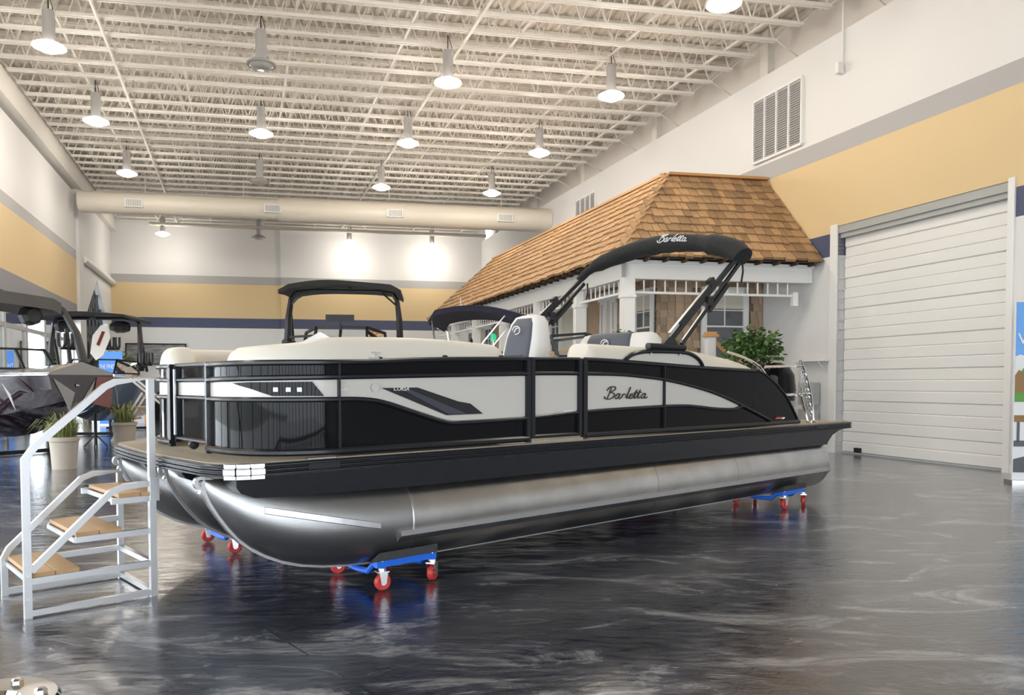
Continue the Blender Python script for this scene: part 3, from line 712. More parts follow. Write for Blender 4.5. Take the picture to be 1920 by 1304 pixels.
for mir in (False, True):
    # bow section up to the side gate
    e = 1.215
    sheet('lower_panel', S0 + .02, e, K(ZB), ZL, 'gloss_black', 0, mir); sheet('beige_panel', S0 + .02, e, ZL, ZM, 'beige_panel', .0, mir); sheet('upper_panel', S0 + .02, e, ZM, ZT, 'gloss_black', 0, mir)
    rail('top_rail', S0, e, ZT, .021, mir=mir); rail('middle_rail', S0, e, ZM, .02, mir=mir); rail('lower_rail', S0, e, ZL, .019, mir=mir)
    rail('bottom_rail', S0, e, K(1.03), .026, mir=mir)
    post('fence_post', S0 + .015, .995, 1.65, .045, mir); post('fence_post', e, 1.0, 1.72, .045, mir)
    # side gate
    g = sheet('side_gate', 1.262, 1.84, K(1.055), ZL, 'gloss_black', 0, mir)
    sheet('gate_beige_panel', 1.262, 1.84, ZL, ZM, 'beige_panel', 0, mir, g); sheet('gate_upper_panel', 1.262, 1.84, ZM, lambda s: ZT(s) - .01, 'gloss_black', 0, mir, g)
    for z in (ZT, ZM, ZL, K(1.045)): rail('gate_rail', 1.262, 1.84, z, .018, mir=mir, parent=g)
    post('gate_stile', 1.265, 1.03, 1.71, .04, mir, g); post('gate_stile', 1.84, 1.03, 1.715, .04, mir, g)
    MB().bx(1.24, 1.87, .05 if not mir else BEAM - .1, .1 if not mir else BEAM - .05, .99, 1.015).build('gate_sill', M['carpet_deck'], boat)
    # aft section
    a0 = 1.905
    post('fence_post', a0, 1.0, 1.725, .05, mir)
    sheet('aft_beige_panel', a0, 4.44, ZL, ZM, 'beige_panel', 0, mir)
    sheet('aft_lower_panel', a0, 5.05, K(ZB), lambda s: ZL(s) if s < 4.44 else ZM(s), 'gloss_black', 0, mir)
    # upper black panel with curved stern edge: rows by height
    rows_ = []
    for i in range(41):
        s = a0 + (4.72 - a0) * i / 40; rows_.append((s, ZM(s) if s < 5 else ZB, ZT(s)))
    sheet('aft_upper_panel', a0, 4.72, ZM, ZT, 'gloss_black', 0, mir)
    mb = MB(); nz = 14; fr = []; bk = []
    for i in range(nz + 1):
        z = ZB + (1.66 - ZB) * i / nz; sl = 4.72 if z > ZM(4.72) else min(5.05, 4.72 + (ZM(4.72) - z) / .32); sr = edge_s(z)
        fr.append([FP(sl + (sr - sl) * k / 5, 0.001, z, mir) for k in range(6)]); bk.append([FP(sl + (sr - sl) * k / 5, -.012, z, mir) for k in range(6)])
    mb.grid(fr); mb.grid(bk); mb.grid([[r_[5] for r_ in fr], [r_[5] for r_ in bk]]); mb.build('stern_quarter_panel', M['gloss_black'], boat, True, 30)
    rail('top_rail', a0, 4.72, ZT, .021, mir=mir); rail('middle_rail', a0, 5.06, ZM, .019, mir=mir); rail('lower_rail', a0, 4.47, ZL, .017, mir=mir); rail('bottom_rail', a0, 5.71, K(1.03), .026, mir=mir)
    zz = [1.664 - .06 * i for i in range(11)] + [1.04]
    MB().tube([FP(edge_s(z), .004, z, mir) for z in zz], .014, 6).build('stern_edge_trim', M['rail_black'], boat, True)
    for s in ((-.555, 3.055)): post('panel_seam', s, ZB, ZT(s), .014, mir)
# bow gate between the two bow posts
pg = MB(); gx = -1.13
g = MB().bx(gx, gx + .015, .93, 1.67, 1.08, 1.38).build('bow_gate', M['gloss_black'], boat)
MB().bx(gx, gx + .015, .93, 1.67, 1.40, 1.52).build('gate_beige_panel', M['beige_panel'], g); MB().bx(gx, gx + .015, .93, 1.67, 1.53, 1.63).build('gate_upper_panel', M['gloss_black'], g)
for z in (1.065, 1.39, 1.525, 1.64): MB().tube([(gx - .005, .93, z), (gx - .005, 1.67, z)], .018, 8).build('gate_rail', M['rail_black'], g)
MB().bar((gx, 1.66, 1.03), (gx, 1.66, 1.65), .045).build('gate_stile', M['rail_black'], g)
MB().bar((gx - .03, 1.63, 1.09), (gx - .03, 1.63, 1.61), .028, .012).build('hinge', M['alu_bright'], g)
MB().lathe([(0, -.025), (.035, -.02), (.035, .02), (0, .025)], (gx, 1.3, 1.03), 14, 'Y').build('caster', M['black'], g)

# deck and rub rail
def deck_outline(inset=0.0):
    pts = []
    x1 = 6.94
    pts += [(x1, inset), (-1.13, inset)]
    pts += [(-1.27, .03 + inset), (-1.38 + inset * .5, .12 + inset), (-1.435 + inset, .28)]
    for k in range(1, 10): 
        y = .28 + (BEAM - .56) * k / 10; pts.append((-1.435 - .05 * math.sin(math.pi * (y - .28) / (BEAM - .56)) + inset, y))
    pts += [(-1.435 + inset, BEAM - .28), (-1.38 + inset * .5, BEAM - .12 - inset), (-1.27, BEAM - .03 - inset), (-1.13, BEAM - inset), (x1, BEAM - inset)]
    return pts
def slab(nm, inset, z0, z1, mt, sm=False):
    return MB().prism([(x, y, z0) for x, y in deck_outline(inset)], (0, 0, z1 - z0)).build(nm, M[mt], boat)
slab('deck', .03, .90, .992, 'carpet_deck')
rr_ = slab('rub_rail', 0, .905, .985, 'rail_black')
for z in (.915, .942, .972):
    pts = [(x, y, z) for x, y in deck_outline(-.006)]; MB().tube(pts, .009, 6).build('rub_rail_bead', M['rail_black'], rr_, True)
mb = MB()
cp = [(-1.13, -.012), (-1.22, .0), (-1.30, .03), (-1.355, .085)]
for (a, b) in zip(cp, cp[1:]):
    for (z0, z1, d_) in ((.885, .915, .0), (.915, .96, .012), (.96, .992, .0)):
        n_ = Vector((b[1] - a[1], -(b[0] - a[0]), 0)).normalized() * -1
        if n_.x > 0 and n_.y > 0: n_ = -n_
        A_ = Vector((*a, 0)); B2 = Vector((*b, 0)); o1 = n_ * (.012 + d_)
        mb.hexa([A_ + Z3 * z0, B2 + Z3 * z0, B2 + o1 + Z3 * z0, A_ + o1 + Z3 * z0, A_ + Z3 * z1, B2 + Z3 * z1, B2 + o1 + Z3 * z1, A_ + o1 + Z3 * z1])
mb.build('corner_cap', M['chrome'], boat, bevel=.006)
MB().bx(-.83, -.60, -.02, .005, .925, .965).build('cleat', M['black'], boat); MB().bx(-.83, -.62, .0, .04, .99, .998).build('cleat_plate', M['chrome'], boat)
MB().bx(6.0, 6.3, -.015, .01, .94, .965).build('cleat', M['black'], boat)
# skirt / risers over each tube
def skirt(y0, y1):
    prof = [(-1.30, .90), (-1.30, .84), (-1.27, .80), (-1.18, .765), (-.84, .75), (0, .735), (6.36, .715), (6.40, .76), (6.50, .83), (6.68, .885), (6.9, .905)]
    return MB().prism([(x, y0, z) for x, z in prof], (0, y1 - y0, 0))
skirt(.03, .62).build('port_riser', M['rail_black'], boat); skirt(BEAM - .62, BEAM - .03).build('starboard_riser', M['rail_black'], boat); skirt(1.05, 1.55).build('centre_riser', M['rail_black'], boat)
MB().bx(-1.2, 6.7, .1, BEAM - .1, .86, .905).build('underdeck', M['black'], boat)
# tubes
KEEL = Fn([(-1.41, .86), (-1.388, .767), (-1.303, .617), (-1.163, .439), (-.978, .31), (-.743, .219), (-.407, .167), (0, .152), (.3, .15), (6.5, .15)])
def tube_hull(yc, dx=0.0):
    par = bpy.data.objects.new('pontoon_tube', None); col.objects.link(par); par.parent = boat
    def ring(x, n=28):
        t = min(1, max(0, (x + 1.41) / 1.25)); zb = KEEL(x); zt = .875 - .065 * t; wd = .33 * (1 - (1 - t) ** 2.2) ** .62
        c = (zb + zt) / 2; h = (zt - zb) / 2; out = []
        for k in range(n):
            a = 2 * math.pi * k / n; cy, sz = math.sin(a), math.cos(a)
            pw = 1.0 - .35 * (1 - t)
            out.append(Vector((x + dx, yc + wd * math.copysign(abs(cy) ** pw, cy) * (1 if sz > 0 or t > .95 else (1 - (1 - t) * .35 * (-sz) ** 2)), c + h * sz)))
        return out
    xs = [-1.405, -1.39, -1.36, -1.31, -1.25, -1.18, -1.1, -1.0, -.88, -.74, -.58, -.4, -.2, 0.02]
    MB().grid([ring(x) for x in xs], True).build('nose_cone', M['alu_nose'], par, True, 60)
    mb = MB(); mb.grid([ring(x) for x in (.02, 2.0, 3.6, 5.2, 6.38)], True); e_ = ring(6.38); mb.add(e_, [tuple(range(len(e_)))]); mb.build('tube_body', M['alu'], par, True, 60)
    MB().grid([[v + Vector((0, 0, 0)) for v in ring(.01)], [yc_ + (yc_ - Vector((.02 + dx, yc, .48))).normalized() * .004 for yc_ in ring(.02)], ring(.035)], True).build('weld_seam', M['alu_bright'], par, True)
    for xw in (2.9, 4.3): MB().grid([ring(xw - .008), [q + (q - Vector((xw + dx, yc, .48))).normalized() * .002 for q in ring(xw)], ring(xw + .008)], True).build('weld_seam', M['alu_nose'], par, True)
    ks = [x for x in (-1.41, -1.39, -1.35, -1.303, -1.24, -1.163, -1.08, -.978, -.86, -.743, -.58, -.407, -.2, 0)]
    mb = MB()
    rows_ = []
    for i, x in enumerate(ks):
        a = ks[max(0, i - 1)]; b = ks[min(len(ks) - 1, i + 1)]; tg = Vector((b - a, 0, KEEL(b) - KEEL(a))).normalized(); nn = Vector((tg.z, 0, -tg.x)); nn = nn if nn.z < 0 else -nn
        p = Vector((x + dx, yc, KEEL(x)))
        rows_.append([p + nn * .016 + Vector((0, -.028, 0)), p + nn * .016 + Vector((0, .028, 0)), p - nn * .02 + Vector((0, .028, 0)), p - nn * .02 + Vector((0, -.028, 0))])
    mb.grid(rows_, True); mb.build('keel_strip', M['alu_bright'], par)
    MB().bx(.0 + dx, 6.3 + dx, yc - .012, yc + .012, .132, .155).build('keel', M['alu_bright'], par)
    # tow eye
    mb = MB(); prof = []
    for k in range(16):
        a = math.pi * 2 * k / 16; prof.append((math.cos(a) * .045, math.sin(a) * .045))
    q0 = Vector((-1.42 + dx, yc, .852)); n = 16
    outer = [q0 + Vector((c * 1.0, -.02, s_)) for c, s_ in prof]; inner = [q0 + Vector((c * .5, -.02, s_ * .5)) for c, s_ in prof]
    ob_ = [p + Vector((0, .04, 0)) for p in outer]; ib = [p + Vector((0, .04, 0)) for p in inner]
    mb.grid([outer, inner, ib, ob_, outer], True); mb.hexa([q0 + Vector(p) for p in ((-.01, -.02, -.07), (.13, -.02, -.05), (.13, .02, -.05), (-.01, .02, -.07), (.03, -.02, .035), (.15, -.02, -.005), (.15, .02, -.005), (.03, .02, .035))])
    mb.build('tow_eye', M['alu_bright'], par)
    for sgn in (-1, 1):
        # lifting strake and nose spray rail
        mb = MB(); P = []
        for x in (-.11, 6.36):
            y_ = yc + sgn * .315
            P.append([Vector((x, y_, .43)), Vector((x, yc + sgn * .352, .425)), Vector((x, yc + sgn * .352, .385)), Vector((x, yc + sgn * .29, .33))])
        mb.grid(P, True); mb.add(P[0], [(0, 1, 2, 3)]); mb.add(P[1], [(0, 1, 2, 3)]); mb.build('lifting_strake', M['alu_bright'], par)
        mb = MB(); rows_ = []
        for k in range(9):
            f = k / 8; x = -1.08 + .80 * f; z = .667 - .183 * f; t = (x + 1.41) / 1.25; zb = KEEL(x); zt = .875 - .065 * t; c = (zb + zt) / 2; h = (zt - zb) / 2
            wd = .33 * (1 - (1 - t) ** 2.2) ** .62; sz = (z - c) / h; y_ = wd * math.sqrt(max(0, 1 - sz * sz)) ** (1 - .35 * (1 - t)); hh = .022 if k < 8 else .02
            rows_.append([Vector((x, yc + sgn * (y_ - .02), z + hh)), Vector((x, yc + sgn * (y_ + .018), z + hh * .8)), Vector((x, yc + sgn * (y_ + .022), z - hh)), Vector((x, yc + sgn * (y_ - .02), z - hh * 1.6))])
        mb.grid(rows_, True); mb.add(rows_[0], [(0, 1, 2, 3)]); mb.add(rows_[-1], [(0, 1, 2, 3)]); mb.build('spray_rail', M['alu_bright'], par)
    return par
tube_hull(.33); tube_hull(BEAM - .33); tube_hull(1.30, .07)

# decals on the fence: light pod, smoked vent panel, badges
def decal(nm, px_poly, mt, off, parent=None, thick=.01):
    sz = [s_px(*p) for p in px_poly]; s0 = min(p[0] for p in sz); s1 = max(p[0] for p in sz)
    n = max(2, int((s1 - s0) / .025)); ss = sorted(set([s0 + (s1 - s0) * k / n for k in range(n + 1)] + [p[0] for p in sz])); fr = []; bk = []
    for s in ss:
        zs = []
        for (a0, z0), (a1, z1) in zip(sz, sz[1:] + sz[:1]):
            if min(a0, a1) - 1e-6 <= s <= max(a0, a1) + 1e-6: zs += [z0, z1] if abs(a1 - a0) < 1e-6 else [z0 + (z1 - z0) * (s - a0) / (a1 - a0)]
        lo, hi = min(zs), max(zs); fr.append([FP(s, off, lo), FP(s, off, hi)]); bk.append([FP(s, off - thick, lo), FP(s, off - thick, hi)])
    mb = MB(); mb.grid([[f[0], f[1], b_[1], b_[0]] for f, b_ in zip(fr, bk)], True); mb.add(fr[0] + bk[0][::-1], [(0, 1, 2, 3)]); mb.add(fr[-1] + bk[-1][::-1], [(0, 1, 2, 3)])
    return mb.build(nm, M[mt], parent or boat, True, 30)
pod = decal('bow_light_pod', [(439, 719), (470, 717), (585, 716), (607, 743), (512, 743), (475, 730)], 'gloss_black', .014)
for px in (519, 541, 562):
    decal('led_lens', [(px - 4, 727), (px + 4, 727), (px + 4, 735), (px - 4, 735)], 'led', .02, pod)
vp = decal('smoked_vent_panel', [(715, 728), (782, 727), (858, 753), (880, 757), (904, 776), (836, 779)], 'black', .012)
decal('smoked_inset', [(752, 731), (766, 731), (872, 776), (838, 777)], 'solar', .018, vp)
s_, z_ = s_px(700, 727); MB().lathe([(0, -.012), (.03, -.012), (.032, 0), (.018, .008), (0, .01)], (0, 0, 0), 16, 'Y').build('docking_light', M['chrome'], boat).location = FP(s_, .008, z_)
def flat_text(body, px0, py0, px1, size, mt, nm, shear=0):
    s0, z0 = s_px(px0, py0); o = text_mesh(body, size, M[mt], nm, boat, .002, shear)
    o.location = FP(s0, .02, z0); o.rotation_euler = (R(90), 0, 0); return o
flat_text('CORSA', 734, 733, 760, .042, 'text_white', 'model_lettering', .3)
decal('stern_mark', [(1452, 786), (1456, 782.5), (1467, 782.5), (1464, 786)], 'text_red', .014)
decal('stern_mark', [(1464, 786), (1467, 782.5), (1471, 783), (1469, 786)], 'text_white', .014)
decal('gate_mark', [(1056, 771), (1056, 774), (1079, 771.5), (1079, 769)], 'text_white', .012)
# script lettering, drawn as pen strokes
SCRIPT = [[(.15, .95), (.08, .45), (.0, .08)], [(-.12, .72), (.05, 1.0), (.38, 1.02), (.42, .78), (.15, .56), (.40, .48), (.42, .18), (.15, .0), (-.16, .08), (-.2, .25)],
          [(.82, .42), (.66, .42), (.54, .2), (.60, .03), (.74, .12), (.84, .42), (.80, .12), (.88, .02), (.98, .15)],
          [(1.0, .12), (1.06, .42), (1.03, .3), (1.16, .42), (1.24, .36)], [(1.28, .1), (1.44, .6), (1.50, 1.0), (1.40, .4), (1.40, .05), (1.52, .12)],
          [(1.54, .2), (1.72, .3), (1.72, .42), (1.60, .36), (1.58, .08), (1.70, .02), (1.84, .16)],
          [(1.84, .16), (2.00, .75), (1.92, .2), (1.96, .03), (2.10, .16)], [(1.84, .48), (2.10, .52)], [(2.10, .16), (2.26, .75), (2.18, .2), (2.22, .03), (2.34, .12)], [(2.10, .5), (2.40, .54)],
          [(2.70, .42), (2.54, .42), (2.42, .2), (2.48, .03), (2.62, .12), (2.72, .42), (2.68, .12), (2.76, .02), (2.88, .14)]]
def script(nm, mt, place, h, r_, parent, ax=1.02):
    mb = MB()
    for st in SCRIPT:
        pts = catmull([(x * h * ax + y * h * .3, y * h, 0) for x, y in st], 4); mb.tube([place(p.x, p.y) for p in pts], r_, 5)
    return mb.build(nm, M[mt], parent)
sB, zB_ = s_px(1136, 749)
script('script_badge', 'text_dark', lambda x, y: FP(sB + x, .012, zB_ + y), .112, .0062, boat, 1.8)

# cushions: swept rounded profile along the fence
def cushion(nm, s0, s1, ztop, zbot, d0, d1, mt='vinyl', mir=False, parent=None, endr=.12):
    n = max(6, int((s1 - s0) / .06)); rows_ = []
    for i in range(n + 1):
        f = i / n; s = s0 + (s1 - s0) * f; de = min(s - s0, s1 - s); k = 1 if de > endr else math.sqrt(max(0, 1 - (1 - de / endr) ** 2)) * .95 + .05
        zt = ztop(s); zb = zbot; hh = (zt - zb) * (.55 + .45 * k); ring = []
        dm = (d0 + d1) / 2; hw = (d1 - d0) / 2 * (.6 + .4 * k)
        for q in range(16):
            a = math.pi * q / 15; cx = -math.cos(a); sy = math.sin(a)
            ring.append(FP(s, -(dm + hw * math.copysign(abs(cx) ** .6, cx)), zb + hh * (abs(sy) ** .5), mir))
        rows_.append(ring)
    mb = MB(); mb.grid(rows_); mb.add(rows_[0], [tuple(range(16))]); mb.add(rows_[-1], [tuple(range(16))])
    return mb.build(nm, M[mt], parent or boat, True, 60)
sc0 = s_px(414, 690)[0]
cushion('bow_backrest_cushion', sc0, 1.03, Fn([(S0, 1.735), (-.9, 1.775), (-.53, 1.825), (.19, 1.845), (.8, 1.825), (1.05, 1.80)]), 1.45, .0, .26)
cushion('bow_backrest_cushion', S0 + .03, 1.03, Fn([(S0, 1.80), (-.9, 1.80), (.8, 1.825), (1.05, 1.80)]), 1.45, .0, .26, mir=True)
for mir in (False, True):
    yy = (lambda y: BEAM - y) if mir else (lambda y: y)
    mb = MB(); mb.bx(-.55, 1.0, yy(.14), yy(.72), 1.0, 1.36); mb.build('bench_seat', M['vinyl'], boat, bevel=.03)
cushion('aft_backrest_cushion', 1.96, 2.95, Fn([(1.9, 1.87), (3, 1.86)]), 1.5, .0, .34, endr=.07)
cushion('sun_pad_cushion', 2.95, 4.98, Fn([(2.9, 1.85), (3.5, 1.865), (4.2, 1.80), (4.7, 1.72), (4.98, 1.62)]), 1.3, -.0, .5, endr=.1)
mb = MB(); mb.bx(3.2, 5.0, .5, 2.5, 1.0, 1.62); mb.build('sun_pad_base', M['vinyl_white'], boat, bevel=.05)
for (sa, za) in ((-.22, 1.72), (.36, 1.70), (.93, 1.70)): MB().lathe([(0, 0), (.022, 0), (.02, .012), (0, .018)], tuple(FP(sa, .0, ZT(sa) + .018)), 10).build('snap_cap', M['black'], boat)
sx, zx = s_px(706, 668); mb = MB(); mb.bar(FP(sx - .06, 0, ZT(sx) + .025), FP(sx + .06, 0, ZT(sx) + .025), .03, .012); mb.bar(FP(sx, 0, ZT(sx) + .02), FP(sx, 0, ZT(sx) + .06), .012); mb.bar(FP(sx - .035, 0, ZT(sx) + .065), FP(sx + .035, 0, ZT(sx) + .065), .012); mb.build('flag_bracket', M['chrome'], boat)
# helm chair facing the bow
hc = bpy.data.objects.new('helm_chair', None); col.objects.link(hc); hc.parent = boat; hc.location = (2.45, 1.62, 0)
def lofted(secs, n=20, p=.5):   # secs: (z, xc, yc, hx, hy)
    rows_ = []
    for z, xc, yc, hx, hy in secs:
        rows_.append([Vector((xc + hx * math.copysign(abs(math.cos(a)) ** p, math.cos(a)), yc + hy * math.copysign(abs(math.sin(a)) ** p, math.sin(a)), z)) for a in [2 * math.pi * k / n for k in range(n)]])
    mb = MB(); mb.grid(rows_, True); mb.add(rows_[0], [tuple(range(n))]); mb.add(rows_[-1], [tuple(range(n))]); return mb
lofted([(1.50, .10, 0, .14, .29), (1.75, .13, 0, .15, .30), (2.0, .17, 0, .13, .28), (2.16, .20, 0, .11, .24), (2.235, .21, 0, .08, .19), (2.255, .21, 0, .03, .12)]).build('backrest', M['vinyl_white'], hc, True, 60)
lofted([(1.53, -.01, 0, .06, .20), (1.75, .015, 0, .06, .21), (2.0, .07, 0, .055, .20), (2.15, .12, 0, .05, .17), (2.215, .15, 0, .04, .13)]).build('grey_insert', M['vinyl_grey'], hc, True, 60)
lofted([(1.36, -.15, 0, .28, .29), (1.50, -.15, 0, .29, .30), (1.54, -.15, 0, .25, .27)]).build('seat', M['vinyl_white'], hc, True, 60)
MB().lathe([(.22, 1.0), (.2, 1.03), (.06, 1.06), (.06, 1.36), (0, 1.36)], (-.1, 0, 0), 16).build('pedestal', M['alu_bright'], hc, True)
mb = MB(); mb.tube([(-.005 + .05 * .2, .06 * math.cos(a) + .0, 2.08 + .045 * math.sin(a)) for a in [k * .5 for k in range(0, 11)]], .006, 5); mb.tube([(.0, .03, 2.06), (.005, -.0, 2.10), (.005, -.03, 2.10)], .007, 5); o = mb.build('chair_logo', M['text_white'], hc); o.location = (-.005, 0, 0)
MB().bar((-.047, .14, 1.80), (-.047, -.14, 1.80), .006, .012).build('stitch_seam', M['black'], hc)
for yq in (-.06, -.02, .02, .06): MB().bar((-.066, yq, 1.56), (-.05, yq, 1.77), .006, .006).build('stitch_rib', M['black'], hc)
# second seat aft
sc_ = bpy.data.objects.new('companion_seat', None); col.objects.link(sc_); sc_.parent = boat; sc_.location = (4.02, 1.62, 0)
lofted([(1.5, .1, 0, .16, .62), (1.85, .12, 0, .17, .63), (2.03, .14, 0, .15, .60), (2.10, .14, 0, .10, .55), (2.115, .14, 0, .04, .5)]).build('backrest', M['vinyl_white'], sc_, True, 60)
lofted([(1.5, -.02, .05, .06, .36), (1.85, -.01, .05, .065, .37), (2.03, .04, .05, .09, .36), (2.10, .08, .05, .10, .34), (2.122, .12, .05, .06, .33)]).build('grey_insert', M['vinyl_grey'], sc_, True, 60)
lofted([(1.3, -.2, 0, .3, .62), (1.5, -.2, 0, .3, .62), (1.53, -.2, 0, .27, .6)]).build('seat', M['vinyl_white'], sc_, True, 60)
MB().bx(-.4, .2, -.55, .55, 1.0, 1.32).build('seat_base', M['vinyl_white'], sc_)
mb = MB(); mb.tube([(-.078, .05 + .06 * math.cos(a), 1.99 + .045 * math.sin(a)) for a in [k * .5 for k in range(0, 11)]], .006, 5); mb.tube([(-.078, .09, 1.97), (-.078, .05, 2.01), (-.078, .01, 2.01)], .007, 5); mb.build('seat_logo', M['text_white'], sc_)
# helm console with wheel on the starboard side
hcn = MB().bx(1.35, 1.8, 1.75, 2.4, 1.0, 1.62).build('helm_console', M['vinyl_white'], boat, bevel=.06)
MB().lathe([(.15, -.012), (.17, 0), (.15, .012), (.135, 0), (.15, -.012)], (1.86, 2.05, 1.6), 20, 'X').build('steering_wheel', M['black'], hcn, True)

# arch frame and bimini
for mir in (False, True):
    pts = [FP(s, .012, z, mir) for s, z in ((2.44, 1.70), (2.50, 1.745), (2.60, 1.785), (2.75, 1.808), (2.95, 1.815), (3.25, 1.818), (3.45, 1.81), (3.58, 1.775), (3.66, 1.73), (3.71, 1.675))]
    MB().tube(catmull(pts, 4), .021, 8).build('arch_tube', M['rail_black'], boat, True)
    mb = MB(); top = [(2.47, 1.715), (2.6, 1.78), (2.75, 1.80), (3.25, 1.81), (3.45, 1.80), (3.58, 1.765), (3.70, 1.67)]
    mb.prism([FP(s, 0, z, mir) for s, z in [(3.70, 1.65), (2.45, 1.69)] + top], (0, .01 if not mir else -.01, 0)); mb.build('arch_panel', M['beige_panel'], boat)
    blk = MB(); p0 = FP(2.80, .01, 1.862, mir); p1 = FP(3.38, .01, 1.862, mir); blk.tube([p0, p1], .034, 12); blk.bar(FP(2.82, .0, 1.83, mir), FP(3.36, .0, 1.83, mir), .05, .04); bm_ = blk.build('bimini_mount', M['rail_black'], boat, True)
    mb = MB(); mb.prism([FP(s, .02, z, mir) for s, z in ((3.02, 1.88), (3.28, 1.88), (3.22, 1.95), (3.17, 1.975), (3.12, 1.96))], (0, .04 if not mir else -.04, 0)); mb.build('pivot_bracket', M['black'], bm_)
    for s in (2.84, 3.3): MB().lathe([(0, -.01), (.012, -.01), (.012, .01), (0, .01)], tuple(FP(s, .014, 1.79, mir)), 8, 'Y').build('bolt', M['bolt'], bm_)
bf = bpy.data.objects.new('bimini', None); col.objects.link(bf); bf.parent = boat
tops = {}
for mir in (False, True):
    y = .09 if not mir else BEAM - .09; yy = .06 if not mir else BEAM - .06
    pv = Vector((3.17, y, 1.93)); tp = Vector((4.40, y + (.02 if not mir else -.02), 2.90)); dr_ = (tp - pv); tops[mir] = tp
    MB().bar(pv, tp, .035, .05).build('main_pole', M['rail_black'], bf)
    MB().bar(pv + dr_ * .03 + Vector((-.035, 0, .04)), pv + dr_ * .62 + Vector((-.035, 0, .04)), .03, .035).build('actuator_tube', M['alu_bright'], bf)
    MB().bar(pv + dr_ * .12 + Vector((-.0, 0, .055)), pv + dr_ * .60 + Vector((0, 0, .055)), .05, .05).build('actuator_sleeve', M['black'], bf)
    MB().bar(pv + dr_ * .58 + Vector((-.04, 0, .06)), pv + dr_ * .64 + Vector((-.03, 0, .05)), .06, .08).build('collar', M['black'], bf)
    q0 = Vector((3.36, y, 1.90)); q1 = tp + Vector((.04, 0, -.06)); d2 = q1 - q0
    MB().bar(q0, q1, .03, .04).build('aft_pole', M['rail_black'], bf)
    MB().bar(q0 + d2 * .02 + Vector((0, -.0, .02)), q0 + d2 * .5 + Vector((0, 0, .025)), .02, .015).build('pole_edge', M['alu_bright'], bf)
    MB().bar(q0 + d2 * .42 + Vector((.03, 0, -.02)), q0 + d2 * .74 + Vector((.03, 0, -.02)), .05, .05).build('pole_sleeve', M['black'], bf)
    MB().box(tuple(q0 + d2 * .47 + Vector((-.03, 0, .03))), (.10, .07, .10)).build('clamp', M['black'], bf)
    MB().tube([tp + Vector((.10, 0, -.05)), tp + Vector((.11, 0, -.15)), tp + Vector((.08, 0, -.27))], .012, 5).build('strap', M['black'], bf)
# rolled canvas boot over the bow tubes, from port top to starboard top
a, b = tops[False], tops[True]; pts = []; rs = []
for k in range(25):
    f = k / 24; y = a.y - .06 + (b.y - a.y + .12) * f; arch = (math.sin(math.pi * min(1, max(0, f))) ** .62); x = 4.42 + .06 * arch; z = 2.90 + .30 * arch
    pts.append(Vector((x, y, z))); rs.append(.075 + .035 * math.sin(math.pi * f) + (.035 if k < 5 else 0) - (.03 if k > 21 else 0))
mb = MB(); rows_ = []
for i, p in enumerate(pts):
    t = (pts[min(i + 1, 24)] - pts[max(i - 1, 0)]).normalized(); e1 = Vector((1, 0, 0)); e2 = t.cross(e1).normalized(); e2 = e2 if e2.z > 0 else -e2; rng = random.Random(i)
    rows_.append([p + e1 * math.cos(q) * rs[i] * 1.35 * (1 + .06 * rng.uniform(-1, 1)) + e2 * math.sin(q) * rs[i] * (1.0 + .08 * rng.uniform(-1, 1)) for q in [2 * math.pi * j / 16 for j in range(16)]])
mb.grid(rows_, True); mb.add(rows_[0], [tuple(range(16))]); mb.add(rows_[-1], [tuple(range(16))]); boot = mb.build('canvas_boot', M['fabric'], bf, True, 80)
def boot_pt(x, y):   # lettering sits on the bow-facing upper side of the boot
    f = .44 - x * .165 / .46 * 1.0; i = f * 24; i0 = int(i); p = pts[i0].lerp(pts[i0 + 1], i - i0); r0 = rs[i0]
    ang = R(150) - (y - .06) / .12 * R(62); return p + Vector((1, 0, 0)) * math.cos(ang) * r0 * 1.42 + Z3 * math.sin(ang) * r0 * 1.07
script('boot_script', 'text_white', boot_pt, .115, .0055, bf, 1.35)

# stern: swim platform rails, ladder, chain, outboard
MB().bx(5.75, 6.9, .05, BEAM - .05, .985, .998).build('swim_platform', M['carpet_deck'], boat)
MB().bx(6.94, 7.02, .02, .10, .93, .985).build('stern_cleat', M['chrome'], boat)
sr = bpy.data.objects.new('swim_rail', None); col.objects.link(sr); sr.parent = boat
MB().tube(catmull([(5.88, .15, 1.78), (5.97, .15, 1.66), (6.1, .15, 1.45), (6.19, .15, 1.2), (6.22, .15, .99)], 6), .022, 10).build('curved_post', M['chrome'], sr, True)
MB().tube([(5.90, .15, 1.72), (5.02, .12, 1.69)], .018, 8).build('top_bar', M['chrome'], sr, True); MB().tube([(6.14, .15, 1.36), (5.42, .1, 1.36)], .018, 8).build('middle_bar', M['chrome'], sr, True)
MB().lathe([(0, 0), (.06, 0), (.05, .02), (.025, .03), (.025, .06), (0, .06)], (6.22, .15, .995), 14).build('post_base', M['chrome'], sr, True)
MB().tube(catmull([(5.94, .17, 1.66), (6.0, .2, 1.35), (6.1, .2, 1.15), (6.14, .18, 1.0)], 5), .02, 8).build('inner_post', M['chrome'], sr, True)
for k in range(12):
    f = k / 11; p = Vector((5.95 + .17 * f, .13, 1.60 - .52 * f)); mb = MB(); mb.tube([p + Vector((.016 * math.cos(q), .012 * (1 if k % 2 else -1) * math.cos(q), .026 * math.sin(q))) for q in [j * math.pi / 4 for j in range(9)]], .005, 5); mb.build('chain_link', M['chrome'], sr)
MB().tube(catmull([(4.6, .35, 1.86), (4.85, .3, 1.80), (5.05, .22, 1.70), (5.25, .2, 1.52), (5.45, .2, 1.3)], 5), .016, 8).build('stern_grab_rail', M['chrome'], boat, True)
